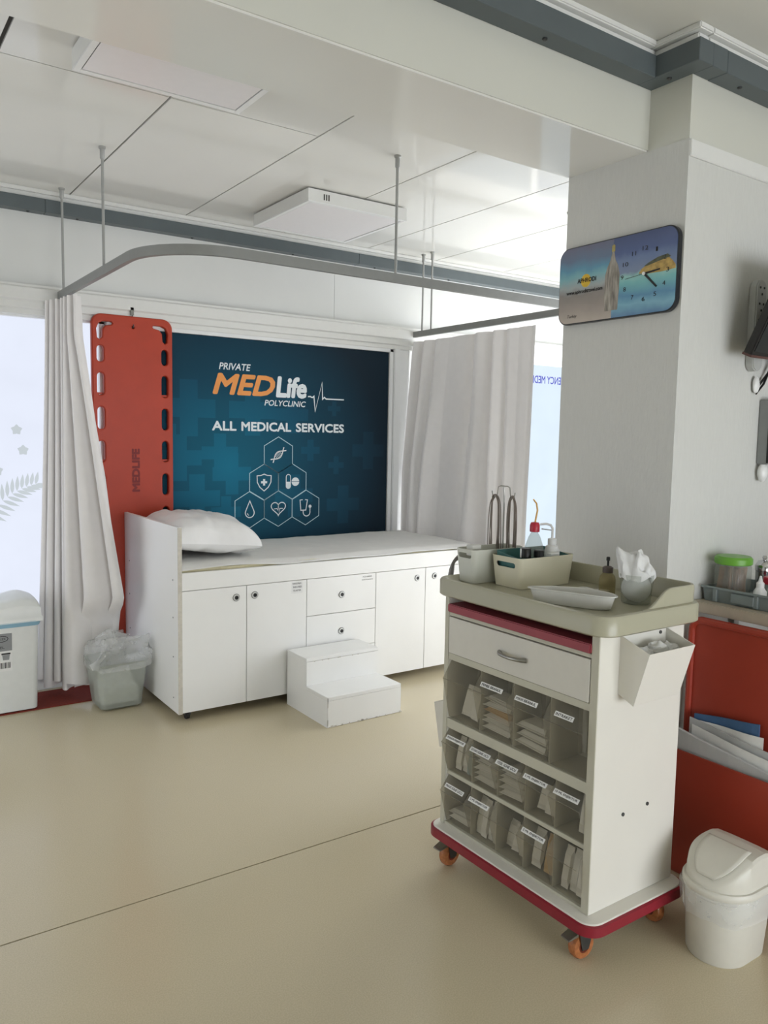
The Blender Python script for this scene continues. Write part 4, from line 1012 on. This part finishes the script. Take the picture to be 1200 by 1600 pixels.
# wire rack with hanging loops
x, y = 1.895, 2.0
wr_ = thing('wire_stand', 'small steel wire stand with hooks in the off-white basket', 'stand', (x, y, TZ+.003))
MB().tube([(x, y, TZ+.003), (x, y, 1.285)], .003, 8).lathe(x, y, [(.035, TZ+.003), (.035, TZ+.009), (.004, TZ+.012)], 20).build('post', 'steel', wr_, smooth=True)
MB().tube([(x, y+.062, 1.268), (x, y+.056, 1.248), (x, y+.036, 1.250), (x, y+.030, 1.284), (x, y+.018, 1.288), (x, y-.016, 1.288), (x, y-.026, 1.284), (x, y-.032, 1.250), (x, y-.048, 1.248), (x, y-.052, 1.268)], .0022, 8).build('hook_arm', 'steel', wr_, smooth=True)
rl = random.Random(9)
for side, yy, w_ in ((0, y+.044, .024), (1, y-.040, .020)):
    for q in range(6):
        a = rl.uniform(.55, 1.35)*w_; b = rl.uniform(.17, .26); dx = rl.uniform(-.006, .006); sk = rl.uniform(-.010, .006)
        pth_ = [(x+dx, yy-a*.9+sk, 1.253-b*.98), (x+dx*1.4, yy-a*1.05, 1.253-b*.5), (x+dx, yy-a*.85, 1.253-.03), (x+dx, yy-a*.4, 1.253-.005+.0006*q), (x+dx, yy, 1.254+.0006*q), (x+dx, yy+a*.4, 1.253-.005+.0006*q), (x-dx, yy+a*.85, 1.253-.03), (x-dx*1.6, yy+a*1.05, 1.253-b*.5), (x-dx, yy+a*.8-sk, 1.253-b)]
        # smooth
        P_ = []
        for i in range(len(pth_)-1):
            p0, p1, p2, p3 = [Vector(pth_[min(len(pth_)-1, max(0, i+j))]) for j in (-1, 0, 1, 2)]
            for s_ in range(4):
                t = s_/4; P_.append(.5*((2*p1)+(-p0+p2)*t+(2*p0-5*p1+4*p2-p3)*t*t+(-p0+3*p1-3*p2+p3)*t**3))
        tag(MB().tube(P_, .0017, 6).build('steel_wire_loop', 'wire_dark', smooth=True, loc=(x, yy, 1.25)), 'thin metal wire looped over the %s hook of the small stand' % ('left' if side == 0 else 'right'), 'wire', 'wire loops on the %s hook' % ('left' if side == 0 else 'right'))
# kidney dish
kd = thing('kidney_dish', 'grey plastic kidney dish at the front of the trolley tray', 'dish', (1.757, 1.555, TZ))
def kid(k, z, n=40):
    pts = []
    for i in range(n):
        a = 2*math.pi*i/n; u = math.cos(a)*.128*k; v = math.sin(a)*.052*k*(.84+.18*math.cos(a))
        v += .026*(1-(u/.128)**2)*(1 if True else 0)-.012
        pts.append((u, v))
    th = math.radians(-64)
    return [(1.757+p[0]*math.cos(th)-p[1]*math.sin(th), 1.555+p[0]*math.sin(th)+p[1]*math.cos(th), z) for p in pts]
MB().loft([kid(.84, TZ), kid(.88, TZ+.003), kid(.97, TZ+.038), kid(1.03, TZ+.040), kid(1.03, TZ+.043), kid(.96, TZ+.042), kid(.86, TZ+.005)]).build('dish', 'kidney_grey', kd, smooth=True)
# dropper bottle
x, y = 1.975, 1.610
db = thing('dropper_bottle', 'small amber glass bottle with dark stopper beside the cotton jar', 'bottle', (x, y, TZ))
MB().lathe(x, y, [(.022, TZ), (.025, TZ+.004), (.0255, TZ+.045), (.023, TZ+.058), (.015, TZ+.068), (.013, TZ+.072)], 24).build('body', 'clear_amber_bottle', db, smooth=True)
MB().lathe(x, y, [(.0165, TZ+.070), (.0165, TZ+.086), (.010, TZ+.090), (.004, TZ+.091)], 18).build('lid', 'lid_brown', db, smooth=True)
MB().lathe(x, y, [(.0035, TZ+.089), (.0035, TZ+.106), (.006, TZ+.108), (.006, TZ+.117), (.004, TZ+.119)], 12).build('stopper', 'black', db, smooth=True)
# folded film strips between bottle and dish
for k in range(2):
    tag(lump(1.955+.02*k, 1.685-.05*k, TZ+.006, .03, .028, .006, 4.4+k, .4).build('film_strip', 'bag_white', smooth=True, loc=(1.955+.02*k, 1.685-.05*k, TZ)), ('crumpled clear wrapper lying behind the kidney dish', 'crumpled clear wrapper lying next to the dropper bottle')[k], 'wrapper')
# jar with cotton and bag
x, y = 1.950, 1.482
cj = thing('cotton_jar', 'clear jar stuffed with white cotton and a crumpled bag', 'jar', (x, y, TZ))
MB().lathe(x, y, [(.038, TZ), (.042, TZ+.003), (.050, TZ+.088)], 28, True, False).build('jar', 'clear_bottle', cj, smooth=True)
lump(x, y, TZ+.046, .043, .043, .043, 2.2, .05).build('cotton', 'cotton', cj, smooth=True)
bgm = MB()
def bagfn(u, v):
    a = 2*math.pi*u; k = .049*(1-v)**.45+.002; zz = TZ+.075+.075*v
    n1 = noise.noise(Vector((math.cos(a)*2.2, math.sin(a)*2.2, v*3)))
    ear = .045*max(0, math.cos(a-2.55))**10*math.sin(math.pi*min(1, v*1.1))
    return (x+math.cos(a)*k*(1+.25*n1), y+math.sin(a)*k*(1+.25*n1)+ear*.6, zz+.02*n1+ear*1.0)
bgm.grid(bagfn, 48, 16); bgm.build('bag', 'bag_white', cj, smooth=True)
# hose coil hanging at the far side
hz = thing('hose_bundle', 'loose bundle of grey tubing hanging at the far end of the trolley', 'hose', (1.75, 2.09, .85))
for k in range(4):
    o_ = .006*k
    pth_ = [(1.83, 2.075+o_*.3, 1.05-o_), (1.79, 2.080+o_*.3, 1.055-o_), (1.755, 2.083+o_*.3, 1.035-o_*.6), (1.735+o_*.6, 2.085, 1.0-.003*k), (1.725+o_*.7, 2.083, .95), (1.722+o_*.7, 2.081, .90), (1.728+o_*.5, 2.078, .855), (1.75, 2.073, .83)]
    P_ = []
    for i in range(len(pth_)-1):
        p0, p1, p2, p3 = [Vector(pth_[min(len(pth_)-1, max(0, i+j))]) for j in (-1, 0, 1, 2)]
        for s_ in range(4): t = s_/4; P_.append(.5*((2*p1)+(-p0+p2)*t+(2*p0-5*p1+4*p2-p3)*t*t+(-p0+3*p1-3*p2+p3)*t**3))
    MB().tube(P_, .0042, 8).build('tube', 'hose_grey', hz, smooth=True)

# ================================================================== WALL CLOCK
ck = thing('wall_clock', 'wide rounded picture clock with a beach print on the pillar', 'clock', (2.2365, 1.8535, 1.868))
cw, ch = .2515, .274
cx0 = 2.2365
out = rrect(1.8535-cw, 1.868, 1.8535+cw, 1.868+ch, .042, 8)
MB().prism(out, 'x', cx0, 2.2565).build('case', 'clock_edge', ck, bevel=.002, seg=1)
inn = rrect(1.8535-cw+.004, 1.872, 1.8535+cw-.004, 1.868+ch-.004, .039, 8)
MB().prism(inn, 'x', cx0-.0012, cx0).build('print', 'clock_print', ck)
pc = Plane2D((cx0-.0012, 1.8535+cw, 1.868), (0, -1, 0), (0, 0, 1), .0005)
def cpoly(nm, mt, pts, t=.0005): m_ = MB(); poly(pc, m_, pts, 0, t); return m_.build(nm, mt, ck)
cpoly('island', 'clock_sand', [(.355, .137), (.365, .15), (.39, .163), (.42, .172), (.45, .178), (.47, .174), (.485, .160), (.496, .146), (.497, .134), (.45, .131), (.40, .132)])
cpoly('scrub', 'clock_scrub', [(.375, .158), (.395, .168), (.43, .180), (.465, .184), (.478, .174), (.455, .170), (.42, .164), (.39, .158)], .0007)
cpoly('sun', 'clock_sun', [(.128+.022*math.cos(k*.3142), .148+.023*math.sin(k*.3142)) for k in range(20)])
cpoly('bottle_print', 'clock_bottle', [(.218, .03), (.272, .03), (.276, .10), (.276, .15), (.268, .18), (.256, .20), (.251, .225), (.251, .243), (.241, .243), (.241, .222), (.234, .198), (.222, .176), (.214, .15), (.214, .09)], .0007)
cpoly('bottle_neck', 'clock_gold', [(.240, .228), (.253, .228), (.253, .248), (.248, .252), (.240, .248)], .0009)
text('lettering', 'APHRODI', pc, .090, .142, 'ink', ck, w=.085, h=.016, bold=.03, t=.0009)
text('lettering', 'www.aphroditravel.com', pc, .040, .102, 'ink', ck, w=.165, h=.018, bold=.02, t=.0009)
text('lettering', 'Turkey', pc, .048, .020, 'ink', ck, w=.045, h=.014, shear=.3, t=.0009)
ccx, ccy, cr = .378, .134, .090
for n_ in range(1, 13):
    a = math.radians(90-30*n_); s_ = str(n_); w_ = .011*len(s_)*(.7 if n_ in (1, 11) else 1)
    text('numeral', s_, pc, ccx+math.cos(a)*cr-w_/2, ccy+math.sin(a)*cr*.92-.0065, 'ink', ck, h=.014, w=w_, t=.0009)
for nm, pts in (('hour_hand', [(ccx, ccy-.003), (ccx+.06, ccy+.004), (ccx+.06, ccy+.008), (ccx, ccy+.003)]), ('minute_hand', [(ccx-.002, ccy-.003), (ccx+.048, ccy-.05), (ccx+.052, ccy-.046), (ccx+.002, ccy+.003)])):
    cpoly(nm, 'black', pts, .003)
ribbon(pc, mb_ := MB(), [(ccx-.075, ccy-.008), (ccx+.02, ccy+.002)], .0016, t=.004); mb_.build('second_hand', 'ink', ck)
MB().cyl(tuple(pc.P((ccx, ccy), .0)), tuple(pc.P((ccx, ccy), .006)), .0055, 12).build('centre_cap', 'white_plastic', ck)

# ================================================================== RIGHT WALL: STRIP, MONITOR, UNIT
WY = PY0-.0035
ps = thing('power_strip', 'light grey three-socket power strip mounted on the right wall', 'power strip', (2.667, WY, 1.72))
pts = rrect(2.636, 1.70, 2.698, 2.012, .030, 8)
MB().prism(pts, 'y', WY-.030, WY).build('body', 'strip_grey', ps, bevel=.004)
for kz in (1.985, 1.93, 1.875):
    for dx, dz in ((-.012, 0), (.012, 0), (0, -.022)): MB().cyl((2.667+dx, WY-.0302, kz+dz), (2.667+dx, WY-.0315, kz+dz), .0042, 10).build('socket_hole', 'black', ps)
mo = thing('wall_monitor', 'black monitor tilted down on the right wall', 'monitor', (2.85, 1.50, 1.74))
bl = on_y(1172, 556, 1.500); mx0 = bl.x
def MO(px, t, d): # t up along screen, d out towards the viewer
    ta = math.radians(24); return (px, 1.500 - t*math.sin(ta) - d*math.cos(ta), bl.z + t*math.cos(ta) - d*math.sin(ta))
def mobox(x0, x1, t0, t1, d0, d1): return MB().add([MO(x, t, d) for d in (d0, d1) for t in (t0, t1) for x in (x0, x1)], [(0, 1, 3, 2), (4, 5, 7, 6), (0, 1, 5, 4), (2, 3, 7, 6), (0, 2, 6, 4), (1, 3, 7, 5)])
mobox(mx0, mx0+.50, 0, .31, -.03, .0).build('shell', 'rubber', mo, bevel=.004)
mobox(mx0+.012, mx0+.488, .016, .298, .0, .002).build('screen', 'screen_black', mo)
mobox(mx0+.001, mx0+.499, -.004, .004, -.032, .003).build('bottom_edge', 'frame_brown', mo)
MB().box(mx0+.2, 1.44, 1.82, mx0+.3, WY, 1.92).build('wall_bracket', 'rubber', mo)
cb = thing('black_cable', 'black cable looping below the monitor', 'cable', (2.7, 1.57, 1.65))
MB().tube([(2.667, WY-.034, 1.87), (2.64, 1.55, 1.86), (2.628, 1.55, 1.82), (2.64, 1.555, 1.79), (2.70, 1.56, 1.78)], .004, 8).build('plug_lead', 'black', cb, smooth=True)
MB().tube([(2.78, 1.57, 1.76), (2.765, 1.575, 1.72), (2.735, 1.58, 1.66), (2.70, 1.585, 1.625), (2.72, 1.585, 1.66), (2.76, 1.58, 1.70), (2.80, 1.575, 1.75)], .0042, 8).build('hanging_lead', 'black', cb, smooth=True)
wu = thing('wall_unit', 'flat grey diagnostic unit mounted on the wall below the monitor', 'wall unit', (2.82, WY, 1.40))
B(2.745, WY-.045, 1.375, 2.93, WY, 1.605).build('case', 'unit_grey', wu, bevel=.003)
B(2.744, WY-.046, 1.38, 2.7455, WY-.038, 1.60).build('dark_edge', 'rubber', wu)
lump(2.757, WY-.02, 1.345, .02, .016, .034, 1.2, .1).build('white_tip', 'white_plastic', wu, smooth=True)
lump(2.695, WY-.012, 1.655, .016, .010, .03, 6.2, .1).build('plug_top', 'white_plastic', wu, smooth=True)

# ================================================================== COUNTER AND WHAT STANDS ON IT
CZ = .912
ct = thing('side_counter', 'beige counter against the right wall beside the trolley', 'counter', (2.75, .95, 0))
B(2.395, .35, CZ-.036, 3.10, PY0-.005, CZ).build('worktop', 'counter_top', ct, bevel=.003)
B(2.46, .37, 0, 3.08, .39, CZ-.036).build('end_panel', 'laminate', ct)
B(3.06, .39, 0, 3.08, PY0-.01, CZ-.036).build('back_panel', 'laminate', ct)
for y in (PY0-.05,): B(2.62, y, 0, 3.06, y+.018, CZ-.036).build('end_panel', 'laminate', ct)
gt = thing('grey_tray', 'low grey plastic tray on the counter', 'tray', (2.6, 1.38, CZ))
gx0, gx1, gy0, gy1 = 2.440, 2.72, 1.10, 1.588
MB().loft([ring(rrect(gx0+.008, gy0+.008, gx1-.008, gy1-.004, .012, 4), CZ), ring(rrect(gx0, gy0, gx1, gy1, .014, 4), CZ+.048), ring(rrect(gx0+.006, gy0+.006, gx1-.006, gy1-.006, .012, 4), CZ+.048), ring(rrect(gx0+.013, gy0+.013, gx1-.013, gy1-.01, .01, 4), CZ+.005)]).build('tray_body', 'tray_grey', gt, smooth=True)
for y in (1.535, 1.39, 1.25): B(gx0-.004, y-.008, CZ+.002, gx0+.006, y+.008, CZ+.046).build('rib', 'tray_grey', gt, bevel=.002, seg=1)
B(gx0-.006, 1.395, CZ+.008, gx0+.004, 1.475, CZ+.040).build('label_holder', 'tray_grey', gt, bevel=.002, seg=1)
B(gx0-.005, gy0, CZ+.044, gx0+.004, gy1, CZ+.052).build('rim', 'tray_grey', gt, bevel=.002, seg=1)
JZ = CZ+.0055
jx, jy = 2.515, 1.520
gj = thing('depressor_jar', 'round clear jar with green lid full of wooden sticks', 'jar', (jx, jy, JZ))
MB().lathe(jx, jy, [(.052, JZ), (.056, JZ+.006), (.058, JZ+.03), (.056, JZ+.035), (.058, JZ+.045), (.058, JZ+.115), (.054, JZ+.122), (.054, JZ+.13)], 30).build('jar', 'clear_bottle', gj, smooth=True)
MB().lathe(jx, jy, [(.058, JZ+.122), (.061, JZ+.125), (.061, JZ+.142), (.055, JZ+.149), (.02, JZ+.150)], 30).build('lid', 'lid_green', gj, smooth=True)
rs = random.Random(4)
for k in range(26):
    a = rs.uniform(0, 6.28); r_ = .044*math.sqrt(rs.random()); lean = rs.uniform(-.35, .35)
    o = MB().box(-.008, -.0009, 0, .008, .0009, .098).build('wooden_stick', 'stick_wood', bevel=.0006, seg=1, loc=(0, 0, 0))
    rot_ = Matrix.Rotation(a, 3, 'Z') @ Matrix.Rotation(lean*.5, 3, 'Y')
    o.rotation_euler = rot_.to_euler(); tip = rot_ @ Vector((0, 0, .098))
    o.location = Vector((jx+math.cos(a)*r_-tip.x*.5, jy+math.sin(a)*r_-tip.y*.5, JZ+.012))
    tag(o, 'flat wooden tongue stick inside the green-lidded jar', 'stick', 'wooden sticks in the jar')
dx_, dy_ = 2.500, 1.412
wd_ = thing('white_dropper', 'small white squeeze bottle in front of the stick jar', 'bottle', (dx_, dy_, JZ))
MB().lathe(dx_, dy_, [(.019, JZ), (.021, JZ+.004), (.021, JZ+.045), (.014, JZ+.056), (.012, JZ+.060)], 20).build('body', 'white_plastic', wd_, smooth=True)
MB().lathe(dx_, dy_, [(.0125, JZ+.058), (.0125, JZ+.074), (.007, JZ+.08), (.003, JZ+.098)], 16).build('nozzle', 'white_plastic', wd_, smooth=True)
rx_, ry_ = 2.560, 1.395
rj = thing('swab_jar', 'clear jar with red lid at the right edge of the grey tray', 'jar', (rx_, ry_, JZ))
MB().lathe(rx_, ry_, [(.032, JZ), (.034, JZ+.004), (.034, JZ+.075)], 24).build('jar', 'clear_bottle', rj, smooth=True)
MB().lathe(rx_, ry_, [(.037, JZ+.068), (.037, JZ+.088), (.034, JZ+.091)], 24).build('lid', 'cap_red', rj, smooth=True)
lump(rx_, ry_, JZ+.032, .027, .027, .028, 3.3, .15).build('swabs', 'cotton', rj, smooth=True)
hx_, hy_ = 2.655, 1.490
hc = thing('chrome_canister', 'chrome canister with domed top behind the red-lidded jar', 'canister', (hx_, hy_, JZ))
MB().lathe(hx_, hy_, [(.026, JZ), (.027, JZ+.09), (.029, JZ+.092), (.029, JZ+.11), (.02, JZ+.125), (.006, JZ+.13)], 24).build('body', 'chrome', hc, smooth=True)
MB().lathe(hx_, hy_, [(.004, JZ+.129), (.008, JZ+.136), (.006, JZ+.144)], 14).build('knob', 'chrome', hc, smooth=True)

# ================================================================== RED FLOOR HOLDER WITH PAPERS
rh = thing('red_floor_holder', 'red plastic floor bin with raised back panel under the counter edge', 'bin', (2.33, 1.32, 0))
ya, yb = 1.02, 1.575
MB().loft([ring(rrect(2.295, ya+.02, 2.375, yb-.01, .02, 4), 0), ring(rrect(2.28, ya, 2.39, yb, .025, 4), .02), ring(rrect(2.262, ya-.01, 2.392, yb+.006, .028, 4), .438), ring(rrect(2.268, ya-.004, 2.386, yb, .024, 4), .438), ring(rrect(2.288, ya+.01, 2.38, yb-.012, .02, 4), .03)]).build('body', 'holder_red', rh, smooth=True)
bp_ = rrect(ya, .40, yb+.004, .868, .045, 8)
MB().prism(bp_, 'x', 2.372, 2.384).build('back_panel', 'holder_red', rh, bevel=.003)
rm = [(2.370, p[0], p[1]) for p in rrect(ya+.012, .41, yb-.008, .856, .036, 8)]
MB().tube(rm, .011, 8, True).build('raised_rim', 'holder_red', rh, smooth=True)
rpz = random.Random(2)
def sheet_paper(nm, lab, cat, x, y0, y1, z0, z1a, z1b, mt, th, lean, grp=None):
    m_ = MB(); n = 10; rg_ = []
    for i in range(n+1):
        t = i/n; y = y0+(y1-y0)*t; zt_ = z1a+(z1b-z1a)*t; w_ = .004*math.sin(t*7+x*90)
        rg_.append([(x+w_, y, z0), (x+w_+th, y, z0), (x+w_+th+lean, y, zt_), (x+w_+lean, y, zt_)])
    return tag(m_.loft(rg_).build(nm, mt, loc=(x, (y0+y1)/2, z0)), lab, cat, grp)
sheet_paper('paper_carton', 'long grey-white carton sleeve along the front of the red bin', 'carton', 2.292, 1.03, 1.555, .15, .425, .505, 'paper', .012, -.012)
sheet_paper('paper_sheet', 'loose white sheet behind the carton in the red bin', 'paper', 2.312, 1.12, 1.51, .2, .47, .52, 'label_white', .002, -.004)
sheet_paper('paper_sheet', 'grey folded sheet in the middle of the red bin', 'paper', 2.326, 1.22, 1.53, .2, .50, .535, 'paper', .004, 0)
sheet_paper('document_folder', 'blue folder sticking up at the back of the red bin', 'folder', 2.345, 1.30, 1.525, .2, .575, .545, 'folder_blue', .006, .004)
sheet_paper('paper_sheet', 'white sheet tucked in front of the blue folder', 'paper', 2.337, 1.28, 1.50, .2, .54, .53, 'label_white', .002, .002)

# ================================================================== SWING-LID BIN
sw = thing('swing_bin', 'small cream swing-lid bin with a clear liner in front of the red bin', 'bin', (2.07, 1.215, 0))
scx, scy = 2.055, 1.208
def dring(k, z, kx=0.):
    # D plan: semicircle towards -x, flat sides, flat back
    r = .104*k; pts = []
    for i in range(17): a = math.radians(90+180*i/16); pts.append((scx-.01+r*math.cos(a), scy+r*math.sin(a)))
    bk = scx-.01+.118*k
    rr = .02
    for i in range(4): a = math.radians(-90+90*i/3); pts.append((bk-rr+rr*math.cos(a), scy-r+rr+rr*math.sin(a)))
    for i in range(4): a = math.radians(90*i/3); pts.append((bk-rr+rr*math.cos(a), scy+r-rr+rr*math.sin(a)))
    return [(p[0], p[1], z) for p in pts]
MB().loft([dring(.86, 0), dring(.90, .008), dring(1.0, .20), dring(1.06, .205), dring(1.06, .222)]).build('body', 'swing_bin', sw, smooth=True)
MB().loft([dring(1.085, .214), dring(1.10, .217), dring(1.10, .230), dring(1.06, .236)], True, False, True).build('lid_rim', 'swing_bin', sw, smooth=True)
def lidz(x):
    t = (x-(scx-.115))/.23; t = min(1, max(0, t))
    return .238+.090*math.sin(min(1, t*1.5)*math.pi/2)**.8 - (.012 if t > .8 else 0)*(t-.8)*5
secs = []
for q in range(26):
    x_ = scx-.1125+.2195*q/25; xr_ = x_-(scx-.01); r_ = .103
    w_ = max(.012, math.sqrt(max(0, r_*r_-min(0, xr_)**2)) if xr_ < 0 else r_); zt_ = max(.243, lidz(x_))
    half = [(w_, .232), (w_*.985, .232+(zt_-.232)*.5), (w_*.95, zt_-.008), (w_*.88, zt_-.001), (w_*.4, zt_+.0012)]
    secs.append([(x_, scy-a_, b_) for a_, b_ in half]+[(x_, scy+a_, b_) for a_, b_ in half[::-1]])
MB().loft(secs).build('lid', 'swing_bin', sw, smooth=True)
def flap(u, v):
    x_ = scx-.098+u*.125; r_ = .104*.92; xr_ = x_-(scx-.01)
    hwid = (math.sqrt(max(0, r_*r_-min(0, xr_)**2)) if xr_ < 0 else r_)*.74
    return (x_-.002, scy+(2*v-1)*hwid, lidz(x_)+.0045)
MB().grid(flap, 18, 10).build('flap', 'swing_bin', sw, smooth=True, solid=.004)
def lring(k, z, j):
    return [(p[0]+j*noise.noise(Vector((p[0]*40, p[1]*40, z*30))), p[1]+j*noise.noise(Vector((p[0]*40+7, p[1]*40, z*30))), z+j*1.5*noise.noise(Vector((p[0]*25, p[1]*25+3, 1)))) for p in dring(k, z)]
MB().loft([lring(1.085, .216, .001), lring(1.13, .205, .010), lring(1.15, .180, .014), lring(1.12, .155, .014), lring(1.085, .140, .008)], True, False, False).build('liner_bag', 'bag_film', sw, smooth=True, normals=False)

sw.scale = (.92, .92, .94); sw.location = (2.058, 1.215, 0)
